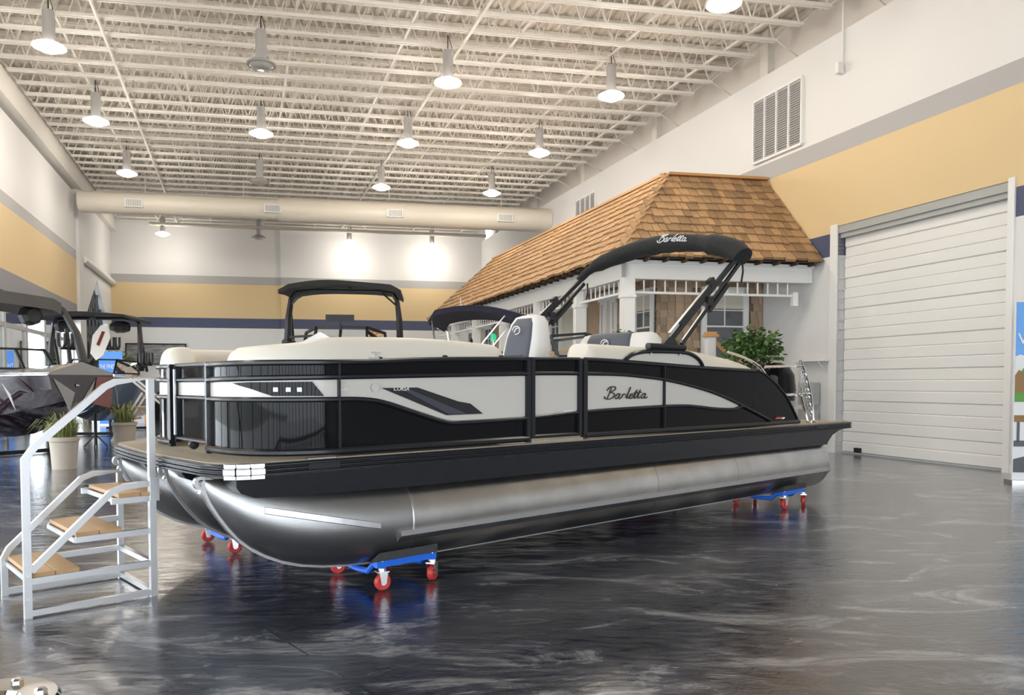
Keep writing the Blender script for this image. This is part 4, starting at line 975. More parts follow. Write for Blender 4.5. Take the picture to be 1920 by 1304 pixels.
lofted([(1.0, 5.15, 1.3, .25, 1.1), (1.4, 5.15, 1.3, .25, 1.1), (1.47, 5.1, 1.3, .2, 1.05)]).build('stern_seat', M['vinyl_white'], boat, True, 60)
om = bpy.data.objects.new('outboard_motor', None); col.objects.link(om); om.parent = boat; om.location = (7.25, 1.3, 0)
lofted([(.98, .0, 0, .22, .17), (1.1, .05, 0, .30, .20), (1.4, .07, 0, .33, .22), (1.62, .05, 0, .31, .21), (1.74, .0, 0, .25, .18), (1.80, -.04, 0, .12, .1)], 24, .7).build('cowl', M['gloss_black'], om, True, 60)
lofted([(1.16, .06, 0, .325, .217), (1.20, .06, 0, .335, .222), (1.24, .06, 0, .335, .222)], 24, .7).build('cowl_stripe', M['silver_gel'], om, True, 60)
lofted([(.30, .06, 0, .10, .05), (.6, .03, 0, .11, .07), (.95, .0, 0, .16, .12), (1.0, .0, 0, .18, .14)]).build('midsection', M['black'], om, True, 60)
MB().tube([(-.15, 0, .32), (.3, 0, .32)], [.03, .07], 10).build('gearcase', M['black'], om, True)
mb = MB()
for k in range(3):
    a = k * 2.094; mb.hexa([Vector((.31, 0, .32)) + Vector(p) for p in [(0, .03 * math.cos(a), .03 * math.sin(a)), (.02, .03 * math.cos(a + .6), .03 * math.sin(a + .6)), (.05, .16 * math.cos(a + .5), .16 * math.sin(a + .5)), (.02, .16 * math.cos(a), .16 * math.sin(a)), (.01, .03 * math.cos(a), .03 * math.sin(a)), (.03, .03 * math.cos(a + .6), .03 * math.sin(a + .6)), (.06, .16 * math.cos(a + .5), .16 * math.sin(a + .5)), (.03, .16 * math.cos(a), .16 * math.sin(a))]])
mb.build('propeller', M['alu_bright'], om)
MB().bx(-.45, -.15, -.2, .2, .85, 1.2).build('transom_bracket', M['black'], om)

# ------------------------------------------------------------------ dollies under the tubes
def dolly(label, x, y):
    p = bw(x, y, 0); t = thing('boat_dolly', label, 'dolly', p, BA, 'blue tube dollies')
    for sy in (-1, 1):
        MB().bx(-.26, .26, sy * .30 - .025, sy * .30 + .025, .165, .215).build('side_bar', M['blue'], t)
        b_ = MB(); b_.hexa([(-.28, sy * .22, .19), (.26, sy * .22, .19), (.26, sy * .34, .215), (-.28, sy * .34, .215), (-.25, sy * .22, .198), (.26, sy * .22, .198), (.26, sy * .34, .278), (-.25, sy * .34, .278)]); b_.build('carpet_bunk', M['bunk'], t)
        for sx in (-1, 1):
            c = bpy.data.objects.new('caster', None); col.objects.link(c); c.parent = t; c.location = (sx * .22, sy * .33, 0); c.rotation_euler = (0, 0, R(20 * sx + 10))
            MB().lathe([(.02, -.022), (.05, -.024), (.060, -.014), (.060, .014), (.05, .024), (.02, .022), (.02, -.022)], (0, 0, .062), 18, 'Y').build('wheel', M['red_rubber'], c, True)
            MB().lathe([(0, -.03), (.02, -.03), (.02, .03), (0, .03)], (0, 0, .062), 10, 'Y').build('axle', M['bolt'], c)
            mb = MB(); mb.hexa([(-.02, -.034, .055), (.02, -.034, .055), (.02, -.028, .055), (-.02, -.028, .055), (-.035, -.034, .14), (.03, -.034, .14), (.03, -.028, .14), (-.035, -.028, .14)]); mb.hexa([(-.02, .028, .055), (.02, .028, .055), (.02, .034, .055), (-.02, .034, .055), (-.035, .028, .14), (.03, .028, .14), (.03, .034, .14), (-.035, .034, .14)])
            mb.bx(-.045, .04, -.036, .036, .135, .145); mb.lathe([(0, .145), (.03, .145), (.03, .165), (0, .165)], n=12); mb.build('fork', M['bolt'], c)
            MB().tube([(0, 0, .21), (0, 0, .245)], .008, 6).build('bolt', M['bolt'], c)
    for sx in (-1, 1):
        MB().tube([(sx * .235, -.31, .19), (sx * .235, -.24, .18), (sx * .235, -.16, .115), (sx * .235, 0, .105), (sx * .235, .16, .115), (sx * .235, .24, .18), (sx * .235, .31, .19)], .024, 8).build('cross_bar', M['blue'], t, True)
dolly('blue caster dolly under the front of the near silver tube', -.02, .36); dolly('blue caster dolly under the stern end of the near silver tube', 5.5, .33)
dolly('blue caster dolly under the front of the far silver tube', -.35, BEAM - .33); dolly('blue caster dolly under the stern of the far silver tube', 5.5, BEAM - .33)

# ------------------------------------------------------------------ boarding stairs
pa = onz(53, 1160, 0); pb = onz(303, 1115, 0); ang = math.atan2(pb.y - pa.y, pb.x - pa.x)
st = thing('boarding_stairs', 'aluminium boarding steps with wooden treads and tall handrail, left foreground', 'stairs', pa, ang)
LX = .765; LY = .72; T = .04
def sq(name, pts, w_=T):
    return MB().tube(pts, w_ * .7071, 4).build(name, M['alu_bright'], st)
sq('handrail', [(0, 0, 0), (0, 0, 1.02), (.06, 0, 1.10), (.47, 0, 1.475), (.54, 0, 1.51), (LX, 0, 1.53), (LX, 0, 0)], .043)
sq('side_stringer', [(.02, 0, .30), (.50, 0, .76), (.58, 0, .79), (LX, 0, .80)]); sq('side_stringer', [(0, LY, 0), (0, LY, .27), (.03, LY, .33), (.50, LY, .79), (.58, LY, .82), (LX, LY, .82), (LX, LY, 0)])
for z, x0 in ((.03, 0), (.235, 0), (.465, .28), (.695, .5)):
    for y in (0, LY): MB().bar((x0, y, z), (LX, y, z), T * .9, T).build('tread_bearer', M['alu_bright'], st)
MB().bar((LX, 0, .235), (LX, LY, .235), T * .9).build('cross_bar', M['alu_bright'], st); MB().bar((LX, 0, .03), (LX, LY, .03), T * .9).build('cross_bar', M['alu_bright'], st)
for i, (x, z) in enumerate(((.02, .265), (.285, .495), (.55, .725))):
    MB().bar((x, 0, z - .035), (x, LY, z - .035), T * .8).build('tread_bearer', M['alu_bright'], st)
    for j in (0, 1): MB().bx(x + j * .142, x + j * .142 + .138, .0, LY, z - .012, z + .015).build('tread_plank', M['teak'], st, bevel=.003)
for (x, y, z) in ((0, -.022, .12), (0, -.022, .28), (LX, -.022, .72), (LX, -.022, .80)): MB().lathe([(0, -.004), (.009, -.004), (.009, .004), (0, .004)], (x, y, z), 8, 'Y').build('bolt', M['bolt'], st)
MB().box((LX + .012, -.002, .76), (.06, .05, .17)).build('splice_plate', M['alu_bright'], st)

# ------------------------------------------------------------------ other boats
STAND_OF = {('maroon', 'silver_gel', 'wake_boat'): 'maroon wake boat', ('hull_blue', 'hull_white', 'wake_boat'): 'blue-grey wake boat', ('hull_white', 'hull_white', 'ski_boat'): 'white ski boat', ('hull_white', 'hull_white', 'runabout'): 'white runabout'}
def hull_boat(name, label, stern, heading, L, beam, kz, sz, hull_mt, deck_mt, blunt=.35, parts=True, flare=1.0):
    a = math.atan2(heading[1], heading[0]); t = thing(name, label, 'boat', (stern[0], stern[1], 0), a)
    rows_ = []; xs = [0, .15, .3, .45, .6, .72, .82, .9, .96, 1.0]
    for f in xs:
        k = max(0, (f - .45) / .55); hb = beam / 2 * (1 - (1 - blunt) * k ** 2.6); kzf = kz + (sz - kz) * .62 * k ** 2.6; cz = kz + .38 + (sz - kz - .45) * .55 * k ** 2; szf = sz + .06 * k
        x = f * L
        rows_.append([Vector((x, 0, kzf)), Vector((x - .0, hb * .80 * (1 - .35 * k ** 3), max(cz, kzf + .02))), Vector((x, hb * .90, cz + (szf - cz) * .45)), Vector((x, hb, szf)), Vector((x, hb * .96, szf + .05)), Vector((x, 0, szf + .13 + .12 * k))])
    full = [[Vector((p.x, -p.y, p.z)) for p in r_[::-1]][:-1] + r_ for r_ in rows_]
    mb = MB(); mb.grid([r_[2:9] for r_ in full]); mb.add([p for p in full[0][2:9]], [tuple(range(7))]); mb.add([p for p in full[-1][2:9]], [tuple(range(7))]); mb.build('hull', M[hull_mt], t, True, 25)
    mb = MB(); mb.grid([r_[0:3] for r_ in full]); mb.grid([r_[8:11] for r_ in full]); e = full[-1]; mb.add([e[2], e[1], e[0], e[10], e[9], e[8]], [(0, 1, 2, 3, 4, 5)]); e = full[0]; mb.add([e[2], e[1], e[0], e[10], e[9], e[8]], [(0, 1, 2, 3, 4, 5)]); mb.build('deck', M[deck_mt], t, True, 25)
    for s_ in (-1, 1): MB().tube([Vector((r_[3].x, s_ * r_[3].y * 1.005, r_[3].z)) for r_ in rows_], .022, 6).build('rub_rail', M['chrome'], t, True)
    for x, wh in ((L * .15, 'stern'), (L * .62, 'bow')):
        sd = thing('boat_stand', 'black steel stand under the %s of the %s' % (wh, STAND_OF[hull_mt, deck_mt, name]), 'stand', t.matrix_basis @ Vector((x, 0, 0)), a, 'boat stands')
        for s_ in (-1, 1): MB().bar((0, s_ * beam * .25, 0), (0, s_ * beam * .25, kz + .12), .07).build('stand_leg', M['black'], sd)
        MB().bar((0, -beam * .3, .05), (0, beam * .3, .05), .08).build('stand_base', M['black'], sd)
    return t
def windshield(t, x, z, wd, h, rake, mt='black'):
    # wrap-round screen: two raked front panes and two side panes
    P = lambda a, y, zz: Vector((a, y, zz)); y1 = wd / 2
    f0 = [P(x, 0, z), P(x - .12, y1 * .62, z), P(x - .95, y1, z)]; f1 = [P(x - rake, 0, z + h), P(x - rake - .12, y1 * .58, z + h), P(x - .95 - rake * .4, y1 * .95, z + h * .85)]
    g = bpy.data.objects.new('windshield', None); col.objects.link(g); g.parent = t
    for s_ in (-1, 1):
        m = lambda p: Vector((p.x, p.y * s_, p.z))
        for i in range(2):
            a, b, c, d = m(f0[i]), m(f0[i + 1]), m(f1[i + 1]), m(f1[i]); MB().add([a, b, c, d], [(0, 1, 2, 3)]).build('pane', M['clear'], g)
            mb = MB(); mb.bar(a, b, .045); mb.bar(b, c, .045); mb.bar(c, d, .045); mb.bar(d, a, .045); mb.build('screen_frame', M[mt], g)
    return g
def tower(t, x, z0, z1, wd, lean, leg=.09, bim=None, bmt='fabric', bim_l=1.5, bim_x=0.0, bth=.07):
    g = bpy.data.objects.new('tower', None); col.objects.link(g); g.parent = t
    for s_ in (-1, 1):
        y = s_ * wd / 2
        MB().tube([(x + lean, y * 1.04, z0), (x + lean * .7, y * 1.02, z0 + (z1 - z0) * .55), (x + lean * .25, y * .98, z1 - .12), (x, y * .9, z1)], [leg * .9, leg * .75, leg * .6, leg * .5], 6).build('tower_leg', M['black'], g)
        MB().tube([(x + lean - .55, y * 1.02, z0), (x + lean * .45 - .1, y * 1.0, z0 + (z1 - z0) * .62)], leg * .42, 6).build('tower_brace', M['black'], g)
        MB().lathe([(0, -.08), (.10, -.08), (.13, .06), (.1, .1), (0, .1)], (x + lean, y * 1.02, z0 + .1), 8).build('leg_foot', M['black'], g)
    MB().tube([(x, -wd * .45, z1), (x, -wd * .3, z1 + .04), (x, wd * .3, z1 + .04), (x, wd * .45, z1)], leg * .5, 6).build('cross_bar', M['black'], g)
    if bim:
        rows_ = []
        for i in range(9):
            f = i / 8; xx = x + bim_x + (f - .5) * bim_l; ring = []
            for j in range(13):
                q = j / 12; yy = (q - .5) * bim; zz = z1 + .06 + .10 * math.sin(math.pi * q) + .03 * math.sin(math.pi * f) - (.07 if j in (0, 12) else 0) + .012 * math.sin(9 * q + 5 * f); ring.append(Vector((xx, yy, zz)))
            rows_.append(ring)
        mb = MB(); mb.grid(rows_); mb.grid([[p - Z3 * bth for p in r_] for r_ in rows_]); mb.grid([rows_[0], [p - Z3 * bth for p in rows_[0]]]); mb.grid([rows_[-1], [p - Z3 * bth for p in rows_[-1]]])
        mb.grid([[r_[0] for r_ in rows_], [r_[0] - Z3 * bth for r_ in rows_]]); mb.grid([[r_[12] for r_ in rows_], [r_[12] - Z3 * bth for r_ in rows_]]); mb.build('bimini_canopy', M[bmt], g, True, 50)
    return g
def pod_speaker(g, x, y, z, r=.2, l=.5, mt='black', ax='X'):
    MB().lathe([(0, -l / 2), (r * .6, -l / 2), (r, -l * .2), (r, l * .2), (r * .75, l / 2), (r * .7, l * .45), (0, l * .42)], (x, y, z), 8, ax).build('tower_speaker', M[mt], g)
def board_rack(g, x, y, z, s=1):
    mb = MB(); 
    for dy in (-.16, 0, .16): mb.tube(catmull([(x, y + dy, z + .28), (x, y + dy, z + .05), (x + .07, y + dy, z - .05), (x + .20, y + dy, z - .05), (x + .28, y + dy, z + .04), (x + .28, y + dy, z + .26)], 4), .035, 6)
    mb.bar((x + .14, y - .2, z - .07), (x + .14, y + .2, z - .07), .06); mb.build('board_rack', M['black'], g, True)

wkA = hull_boat('wake_boat', 'dark maroon wake boat with grey canopy tower at the left edge', (-13.8, 18.35), (.85, -.53), 6.5, 2.5, .34, 1.60, 'maroon', 'silver_gel', .50)
windshield(wkA, 4.35, 1.80, 2.2, .42, .35)
tA = tower(wkA, 3.35, 1.80, 3.28, 2.45, 1.0, .11, 2.2, 'fabric_grey', 1.7, -.45, .26)
pod_speaker(tA, 3.45, -.62 + 1.2, 2.98, .22, .42, ax='X'); pod_speaker(tA, 3.45, -.6, 2.98, .22, .42, ax='X'); board_rack(tA, 3.6, 1.25, 2.35); board_rack(tA, 3.6, -1.4, 2.35)
# angular graphics on the bow quarters
for s_ in (-1, 1):
    MB().prism([(5.75, s_ * 1.075, 1.52), (6.05, s_ * .985, 1.0), (5.95, s_ * 1.02, 1.30)], (0, s_ * .012, 0)).build('hull_graphic', M['silver_gel'], wkA)
for (pts_, mt) in (([(6.51, -.55, 1.6), (6.51, -.25, .98), (6.51, -.15, 1.32)], 'silver_gel'), ([(6.51, -.12, .98), (6.51, .25, 1.58), (6.51, .12, 1.15)], 'silver_gel'), ([(6.51, .28, 1.62), (6.51, .62, 1.62), (6.51, .55, 1.0), (6.51, .2, 1.1)], 'red_gel')):
    MB().prism(pts_, (.012, 0, 0)).build('hull_graphic', M[mt], wkA)
MB().lathe([(0, 0), (.035, 0), (.03, .012), (0, .015)], (6.52, -.1, 1.46), 10, 'X').build('bow_eye', M['chrome'], wkA)
wkB = hull_boat('wake_boat', 'blue-grey wake boat with black canopy tower behind the maroon one', (-12.5, 26.0), (.12, -.99), 6.2, 2.45, .38, 1.62, 'hull_blue', 'hull_white', .4)
windshield(wkB, 4.1, 1.78, 2.1, .4, .35); tB = tower(wkB, 3.4, 1.85, 3.35, 2.4, .15, .10, 2.5, 'fabric', 1.6, .1)
for y in (-.75, .75): pod_speaker(tB, 3.75, y, 3.12, .17, .5, ax='Y')
board_rack(tB, 3.7, .55, 2.55); board_rack(tB, 3.7, 1.45, 2.1)
mb = MB(); mb.prism([(4.03, y, z) for y, z in ((.05, 2.35), (.12, 2.85), (.35, 3.15), (.55, 3.1), (.6, 2.8), (.4, 2.3), (.2, 2.15))], (.03, 0, 0)); o = mb.build('wakeboard', M['hull_white'], None)
tag(o, 'pale wakeboard hanging in the tower rack of the blue-grey boat', 'wakeboard'); o.location = wkB.location; o.rotation_euler = wkB.rotation_euler
MB().prism([(4.062, y, z) for y, z in ((.22, 2.6), (.38, 2.98), (.46, 2.96), (.3, 2.55))], (.006, 0, 0)).build('board_stripe', M['red_gel'], o)
mb = MB(); mb.tube([(3.7, 0, 3.45), (3.7, 0, 3.66)], .03, 8); mb.lathe([(0, 0), (.09, .01), (.09, .05), (0, .07)], (3.7, 0, 3.36), 10); mb.build('tower_light', M['black'], tB)

ski = hull_boat('ski_boat', 'white ski boat with a black hardtop tower behind the pontoon boat', (-3.45, 17.6), (.10, -.995), 6.2, 2.4, .55, 1.95, 'hull_white', 'hull_white', .3)
windshield(ski, 3.9, 2.1, 1.55, .42, .3); tS = tower(ski, 3.0, 2.12, 3.18, 2.0, .10, .085, 2.15, 'fabric', 1.5, .0)
MB().box((3.75, .0, 2.66), (.03, .50, .13)).build('rear_view_mirror', M['black'], ski); MB().bar((3.72, 0, 2.45), (3.75, 0, 2.62), .03).build('mirror_arm', M['black'], ski)
MB().tube([(3.0, .1, 3.27), (3.0, .1, 3.42)], .025, 8).build('tower_light', M['black'], tS)
for s_ in (-1, 1): MB().bar((3.02, s_ * 1.02, 2.92), (3.25, s_ * .72, 3.17), .025).build('tower_strut', M['black'], tS)
mb = MB(); mb.bar((3.4, -.95, 2.34), (3.4, -.35, 2.38), .04); mb.bar((3.4, -.95, 2.22), (3.4, -.35, 2.26), .04); mb.bar((3.4, -.35, 2.2), (3.4, -.35, 2.4), .05); mb.build('grab_frame', M['black'], ski)

run = hull_boat('runabout', 'white runabout with navy bimini beside the cottage porch', (-1.72, 14.75), (.998, -.06), 4.7, 2.0, .5, 1.86, 'hull_white', 'hull_white', .2)
windshield(run, 3.55, 1.98, 1.8, .42, .35)
nb = bpy.data.objects.new('bimini', None); col.objects.link(nb); nb.parent = run
rows_ = []
for i in range(17):
    f = i / 16; xx = .30 + 1.72 * f; zz = 2.72 + .17 * math.sin(math.pi * (f * .9 + .08)) - (.14 if i == 0 else 0) - .05 * f; rows_.append([Vector((xx, yq, zz + .05 * math.cos(yq * 1.4) - hh)) for yq, hh in [(-.95, .1), (-.95, 0), (-.5, -.02), (0, -.03), (.5, -.02), (.95, 0), (.95, .1), (.5, .12), (0, .12), (-.5, .12)]])
mb = MB(); mb.grid(rows_, True); mb.add(rows_[0], [tuple(range(10))]); mb.add(rows_[-1], [tuple(range(10))]); mb.build('canopy', M['fabric_navy'], nb, True, 50)
for s_ in (-1, 1):
    MB().tube([(.34, s_ * .93, 2.68), (.45, s_ * .95, 1.9)], .016, 6).build('bimini_pole', M['chrome'], nb, True); MB().tube([(1.7, s_ * .93, 2.76), (1.0, s_ * .95, 1.9)], .016, 6).build('bimini_pole', M['chrome'], nb, True)
MB().lathe([(.16, -.014), (.185, 0), (.16, .014), (.14, 0), (.16, -.014)], (0, 0, 0), 20, 'X').build('steering_wheel', M['black'], run, True).location = (1.0, -.4, 2.16)
MB().tube([(1.42, -.6, 1.9), (1.42, -.6, 2.28)], .012, 6).build('light_pole', M['chrome'], run); MB().lathe([(0, -.07), (.05, -.06), (.055, .03), (.03, .07), (0, .075)], (1.42, -.6, 2.33), 12).build('green_nav_light', M['green_light'], run, True)
MB().tube([(.75, 0, 2.8), (.75, 0, 3.12)], .008, 5).build('whip_antenna', M['trim'], run)
for s_ in (-1, 1): MB().bx(.3, 1.1, s_ * .2, s_ * .8, 1.86, 2.0).build('seat_cushion', M['vinyl_white'], run, bevel=.04)

# ------------------------------------------------------------------ plants
def pot_grass(label, p, r, h, pot='pot', gh=.35, n=150, spread=1.0):
    t = thing('potted_grass', label, 'plant', (p[0], p[1], 0), 0)
    MB().lathe([(0, .0), (r * .78, 0), (r * .86, h * .5), (r * .93, h * .86), (r, h * .87), (r * 1.0, h), (r * .9, h), (r * .88, h * .9), (0, h * .9)], n=24).build('pot', M[pot], t, True, 30)
    MB().lathe([(0, h * .91), (r * .88, h * .905)], n=16).build('soil', M['soil'], t)
    mb = MB(); rng = random.Random(int(p[0] * 100) & 255)
    for k in range(n):
        a = rng.uniform(0, 6.283); b = r * .7 * math.sqrt(rng.random()); base = Vector((b * math.cos(a), b * math.sin(a), h * .9)); out = rng.uniform(.1, .9) * spread; ln = gh * rng.uniform(.6, 1.15); a2 = a + rng.uniform(-.6, .6); d = Vector((math.cos(a2), math.sin(a2), 0)); sd = Vector((-d.y, d.x, 0)) * .009
        q = [base, base + d * ln * out * .35 + Z3 * ln * .62, base + d * ln * out * .8 + Z3 * ln * (1 - out * .45), base + d * ln * out * 1.25 + Z3 * ln * (.95 - out * .85)]
        mb.add([q[0] - sd, q[0] + sd, q[1] - sd, q[1] + sd, q[2] - sd * .7, q[2] + sd * .7, q[3]], [(0, 1, 3, 2), (2, 3, 5, 4), (4, 5, 6)])
    o = mb.build('grass_blades', M['grass_leaf'], t); o['kind'] = 'stuff'; return t
pot_grass('stone pot of spiky grass in front of the maroon boat', onz(121, 879, 0), .245, .56, gh=.5)
pot_grass('stone pot of spiky grass between the maroon boat and the pontoon', onz(234, 834, 0), .29, .55, gh=.55)
pot_grass('terracotta pot of grass beside the far wooden chair', onz(311, 800, 0), .26, .5, 'terracotta', .55, 90)
def leafy(mb, c, rad, n, size, rng):
    for k in range(n):
        d = Vector((rng.gauss(0, 1), rng.gauss(0, 1), rng.gauss(0, .8))).normalized() * (rng.random() ** .45); p = Vector(c) + Vector((d.x * rad[0], d.y * rad[1], d.z * rad[2]))
        a = Vector((rng.uniform(-1, 1), rng.uniform(-1, 1), rng.uniform(-.6, .4))).normalized(); b = a.cross(Vector((rng.uniform(-1, 1), rng.uniform(-1, 1), 1))).normalized(); s = size * rng.uniform(.6, 1.3)
        mb.add([p, p + a * s * .5 + b * s * .28, p + a * s, p + a * s * .5 - b * s * .28], [(0, 1, 2, 3)])
def potted_tree(label, p, top, crown, pot_r=.25, n=900, size=.10, cz=None, mt='leaf', name='potted_ficus'):
    t = thing(name, label, 'plant', (p[0], p[1], 0)); rng = random.Random(int(p[1] * 77))
    MB().lathe([(0, 0), (pot_r * .8, 0), (pot_r, .42), (pot_r * 1.05, .45), (pot_r * .9, .45), (pot_r * .85, .4), (0, .4)], n=20).build('pot', M['terracotta'], t, True, 30)
    cz = cz or top - crown[2]
    for k in range(3): MB().tube([(0, 0, .4), (rng.uniform(-.05, .05), rng.uniform(-.05, .05), cz * .6), (rng.uniform(-.3, .3) * crown[0], rng.uniform(-.3, .3), cz)], [.03, .025, .015], 6).build('stem', M['bark'], t)
    mb = MB(); leafy(mb, (0, 0, cz), crown, n, size, rng); o = mb.build('foliage', M[mt], t); o['kind'] = 'stuff'; return t
kx = (1412 - 960) / F
potted_tree('bushy green potted ficus behind the pontoon stern', (kx * 15.2, 15.2), 2.62, (.58, .5, .42), n=1100, size=.13)
kx = (1165 - 960) / F; potted_tree('thin leafy potted plant beside the porch corner post', (kx * 15.6, 15.6), 2.62, (.28, .28, .35), .2, 160, .10)
kx = (1212 - 960) / F; potted_tree('small potted plant under the cottage side window', (kx * 15.7, 15.7), 2.35, (.22, .22, .25), .2, 260, .09)
for (px, Z_, tp, lab) in ((226, 31.5, 2.8, 'leafy potted tree by the blue banner at the far end'), (213, 33, 2.9, 'tall leafy potted tree near the far left corner')):
    potted_tree(lab, ((px - 960) / F * Z_, Z_), tp, (.7, .6, .7), .3, 900, .16)

# ------------------------------------------------------------------ far-left clutter
def at(px, Z_, z=0): return Vector(((px - 960) / F * Z_, Z_, z))
bnr = thing('blue_banner', 'bright blue banner stand with white lettering at the far left', 'banner', at(209, 27.5), 0)
MB().bx(-.42, .42, -.02, .0, .05, 2.62).build('panel', M['banner_blue'], bnr); MB().bx(-.45, .45, -.15, .15, 0, .06).build('base', M['alu_bright'], bnr)
o = text_mesh('THE FINEST', .17, M['text_white'], 'lettering', bnr, .003); o.location = (-.40, -.025, 2.02); o.rotation_euler = (R(90), 0, 0); o.scale = (.72, 1.3, 1)
ctr = thing('service_counter', 'white service counter holding cartons at the far left', 'counter', at(245, 29.3), 0)
MB().bx(-1.3, 1.3, -.35, .35, 0, 1.45).build('cabinet', M['hull_white'], ctr); MB().bx(-1.4, 1.4, -.4, .4, 1.45, 1.52).build('top', M['util_grey'], ctr); MB().bx(-.9, -.2, -.36, -.34, .95, 1.02).build('slot', M['black'], ctr)
for i, (px, w_, h_, mt, lb) in enumerate(((203, .26, .42, 'box_card', 'pinkish cardboard carton at the left end of the counter'), (216, .19, .44, 'box_card', 'narrow tan carton second along the counter'), (226, .20, .40, 'box_white', 'white carton on the counter'), (243, .40, .5, 'box_card', 'large brown carton on the counter'))):
    t = thing('carton', lb, 'box', at(px, 29.1, 1.52), 0, 'cartons on the counter'); MB().bx(-w_ / 2, w_ / 2, -.18, .18, 0, h_).build('body', M[mt], t); MB().bx(-.025, .025, -.183, .183, 0, h_ + .003).build('tape', M['pot'], t)
fs = thing('folding_steps', 'white far boarding steps behind the grass pots', 'stairs', at(272, 20.5), R(15))
for y in (-.35, .35):
    MB().bar((-.75, y, 0), (.0, y, 1.25), .05).build('stringer', M['trim'], fs); MB().bar((.45, y, 0), (.45, y, 1.7), .05).build('post', M['trim'], fs); MB().bar((-.3, y, 1.62), (.45, y, .95), .05).build('brace', M['trim'], fs); MB().bar((-.75, y, 0), (.5, y, .04), .05).build('foot', M['trim'], fs)
for k in range(4): MB().bx(-.68 + .22 * k, -.38 + .22 * k, -.36, .36, .25 + .3 * k, .29 + .3 * k).build('tread', M['teak'], fs)
ez = thing('display_easel', 'black folding display board standing near the far steps', 'sign', at(296, 23), R(-20))
MB().hexa([(-.35, 0, 0), (.35, 0, 0), (.35, .04, 0), (-.35, .04, 0), (-.35, .35, 1.25), (.35, .35, 1.25), (.35, .39, 1.25), (-.35, .39, 1.25)]).build('panel', M['black'], ez); MB().hexa([(-.35, .74, 0), (.35, .74, 0), (.35, .78, 0), (-.35, .78, 0), (-.35, .39, 1.25), (.35, .39, 1.25), (.35, .43, 1.25), (-.35, .43, 1.25)]).build('panel', M['black'], ez)
ch = thing('wooden_chair', 'slatted wooden chair in front of the far wall', 'chair', at(293, 27.9), 0)
for k in range(6): MB().bx(-.27 + .095 * k, -.20 + .095 * k, .2, .23, .5, 1.25).build('back_slat', M['wood_light'], ch)
MB().bx(-.3, .3, -.3, .25, .40, .5).build('seat', M['wood_light'], ch)
for x in (-.27, .27):
    for y in (-.27, .22): MB().bar((x, y, 0), (x, y, .48), .05).build('leg', M['wood_light'], ch)
pl = thing('terracotta_planter', 'tall square terracotta planter by the far wall', 'planter', at(316, 31), 0)
MB().bx(-.4, .4, -.3, .3, 0, 1.25).build('box', M['terracotta'], pl); mb = MB(); leafy(mb, (0, 0, 1.6), (.4, .3, .35), 400, .14, random.Random(2)); o = mb.build('foliage', M['leaf'], pl); o['kind'] = 'stuff'
pw = W(UB - .03, -15.05, 1.5); k0 = (237 - 960) / F; k1 = (351 - 960) / F
a0_ = R0 + U * (UB - .02); va0 = (k0 * a0_.y - a0_.x) / (V.x - k0 * V.y); va1 = (k1 * a0_.y - a0_.x) / (V.x - k1 * V.y)
pic = thing('framed_picture', 'wide framed grey picture on the far wall', 'picture', W(UB - .02, (va0 + va1) / 2, 2.95), VA)
hw = (va1 - va0) / 2; MB().bx(-hw, hw, -.03, 0, -.52, .48).build('print', M['art'], pic)
for (x0, x1, z0, z1) in ((-hw, hw, .44, .5), (-hw, hw, -.54, -.48), (-hw, -hw + .05, -.54, .5), (hw - .05, hw, -.54, .5)): MB().bx(x0, x1, -.06, 0, z0, z1).build('frame_bar', M['black'], pic)
fig = thing('orange_sculpture', 'tall twisted orange and red sculpture seen through the left windows', 'sculpture', at(4, 22.5), 0)
mb = MB(); pts = catmull([(0, 0, 0), (.1, 0, .8), (-.12, .05, 1.5), (.1, 0, 2.2), (.0, 0, 2.9), (.05, 0, 3.15)], 5); mb.tube(pts, [.12 + .04 * math.sin(k * 1.7) for k in range(len(pts))], 8); mb.build('figure', M['orange'], fig, True)
for s_ in (-1, 1): MB().tube(catmull([(0, 0, 2.5), (s_ * .2, 0, 2.7), (s_ * .26, 0, 2.95)], 4), [.07] * 9, 6).build('arm', M['orange'], fig, True)
# jack stand in the gap
js = thing('jack_stand', 'small black screw jack stand near the maroon bow', 'stand', at(178, 18.1), 0)
MB().tube([(0, 0, .1), (0, 0, .8)], .035, 8).build('column', M['black'], js)
for k in range(4): MB().bar((0, 0, .3), (.25 * math.cos(k * 1.571 + .4), .25 * math.sin(k * 1.571 + .4), .01), .03).build('foot', M['black'], js)

# ------------------------------------------------------------------ right side: utility boxes, banner
ub = W(wall_u(1532), -.1, 0)
for z0, lb in ((1.02, 'upper grey electrical box on the right wall by the door'), (.42, 'lower grey electrical box on the right wall by the door')):
    t = thing('electrical_box', lb, 'box', W(wall_u(1526), -.05, z0), UA + R(90), 'electrical boxes'); MB().bx(-.24, .24, 0, .18, 0, .50).build('case', M['util_grey'], t, bevel=.01); MB().bx(-.22, .22, .18, .195, .03, .47).build('cover', M['util_grey'], t)
sh = thing('wall_shelf', 'small white wire shelf on the right wall behind the stern', 'shelf', W(wall_u(1528), -.02, 1.98), UA + R(90)); MB().bx(-.45, .45, 0, .25, 0, .03).build('board', M['trim'], sh)
for x in (-.35, .35): MB().bar((x, .02, -.22), (x, .22, 0), .02).build('bracket', M['trim'], sh)
pbn = onz(1897, 906, 0)
bn = thing('display_banner', 'printed display banner with blue sky and lakeside pictures at the right edge', 'banner', pbn, R(-8))
MB().bx(0, 1.1, 0, .02, .04, 2.72).build('panel', M['text_white'], bn); MB().bx(-.05, 1.15, -.12, .14, 0, .05).build('base', M['alu_bright'], bn)
def prt(nm, poly, mt, d): MB().prism([(x, -d, z) for x, z in poly], (0, -.002, 0)).build(nm, M[mt], bn)
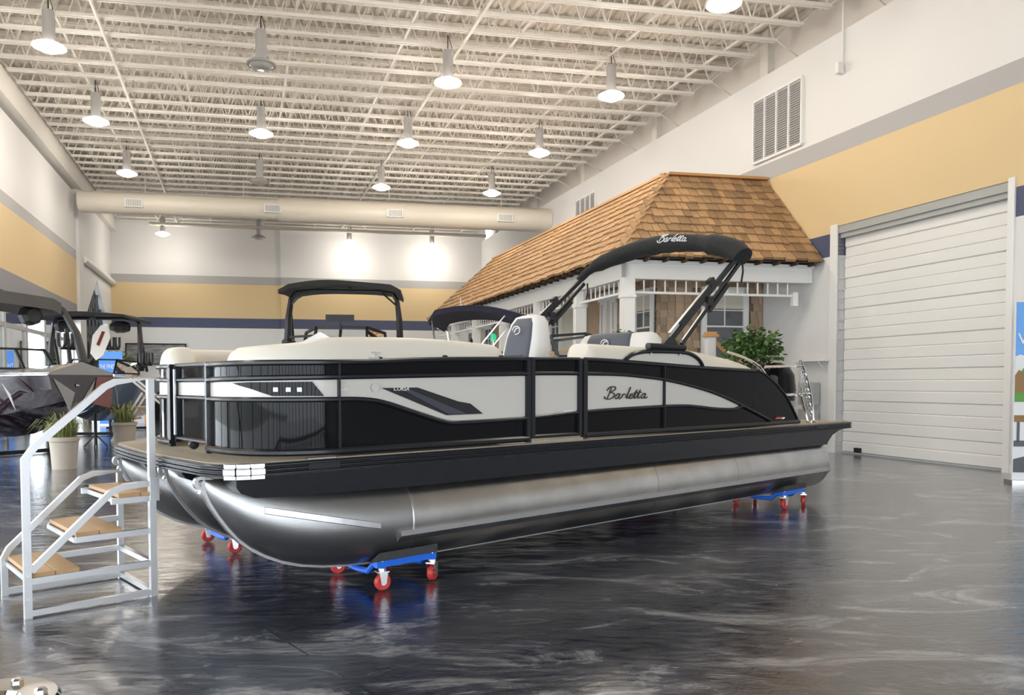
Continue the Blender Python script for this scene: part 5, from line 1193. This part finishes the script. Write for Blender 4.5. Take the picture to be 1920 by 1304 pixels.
prt('sky', [(.01, 1.75), (1.09, 1.75), (1.09, 2.71), (.01, 2.71)], 'banner_sky', .001); prt('cloud', [(.01, 1.72), (.5, 1.7), (.4, 1.86), (.2, 1.88), (.08, 1.93), (.01, 1.9)], 'text_white', .004)
prt('tree', [(.06, 1.60), (.5, 1.6), (.5, 1.82), (.3, 1.84), (.12, 1.72)], 'print_green', .005); prt('house', [(.01, 1.36), (.5, 1.36), (.5, 1.66), (.12, 1.66), (.06, 1.70), (.01, 1.62)], 'print_brown', .007); prt('lawn', [(.01, 1.22), (1.09, 1.22), (1.09, 1.36), (.01, 1.36)], 'print_green', .006)
prt('pavilion', [(.01, .92), (1.09, .92), (1.09, 1.02), (.01, 1.02)], 'print_brown', .004); prt('pavilion_post', [(.05, .62), (.09, .62), (.09, .92), (.05, .92)], 'print_grey', .004); prt('terrace', [(.01, .55), (1.09, .55), (1.09, .64), (.01, .64)], 'print_grey', .004)
prt('car_picture', [(.01, .16), (1.09, .16), (1.09, .40), (.3, .44), (.01, .36)], 'print_grey', .004)
o = text_mesh('W', .24, M['text_white'], 'lettering', bn, .003); o.location = (.035, -.012, 2.08); o.rotation_euler = (R(90), 0, 0)
# chrome hub plate in the near left corner
hb = thing('chrome_hub_plate', 'round polished chrome plate with bolt heads at the bottom left corner', 'hub', onz(-26, 1316, .45) - Z3 * .45, R(20))
MB().lathe([(0, 0), (.13, 0), (.10, .04), (.06, .1), (.06, .4), (.205, .425), (.215, .44), (.205, .452), (.10, .446), (.085, .42), (0, .42)], n=40).build('plate', M['chrome'], hb, True, 40)
for k in range(6):
    a = k * 1.047 + .15; MB().lathe([(0, .446), (.02, .446), (.02, .462), (.012, .468), (0, .468)], (.155 * math.cos(a), .155 * math.sin(a), 0), 6).build('bolt_head', M['chrome'], hb)

# ------------------------------------------------------------------ outdoors seen through the left windows
gd = MB().add([W(-40, VL - 60, -.05), W(-40, VL - .5, -.05), W(60, VL - .5, -.05), W(60, VL - 60, -.05)], [(0, 1, 2, 3)]).build('outdoor_ground', M['asphalt']); struct(gd, 'paved ground outside the windows', 'ground')
for i in range(7):
    u_ = -6 + i * 6.5; p = W(u_, VL - 7 - 3 * (i % 2), 0); t = thing('outdoor_tree', '%s leafy tree outside the left windows, counted from the near end' % ('first', 'second', 'third', 'fourth', 'fifth', 'sixth', 'seventh')[i], 'tree', p, 0, 'trees outside the windows'); rng = random.Random(i)
    MB().tube([(0, 0, 0), (.1, 0, 1.2), (0, .1, 2.6)], [.18, .14, .08], 8).build('trunk', M['bark'], t, True); mb = MB(); leafy(mb, (0, 0, 3.2), (1.7, 1.7, 1.5), 900, .38, rng); o = mb.build('crown', M['leaf'], t); o['kind'] = 'stuff'
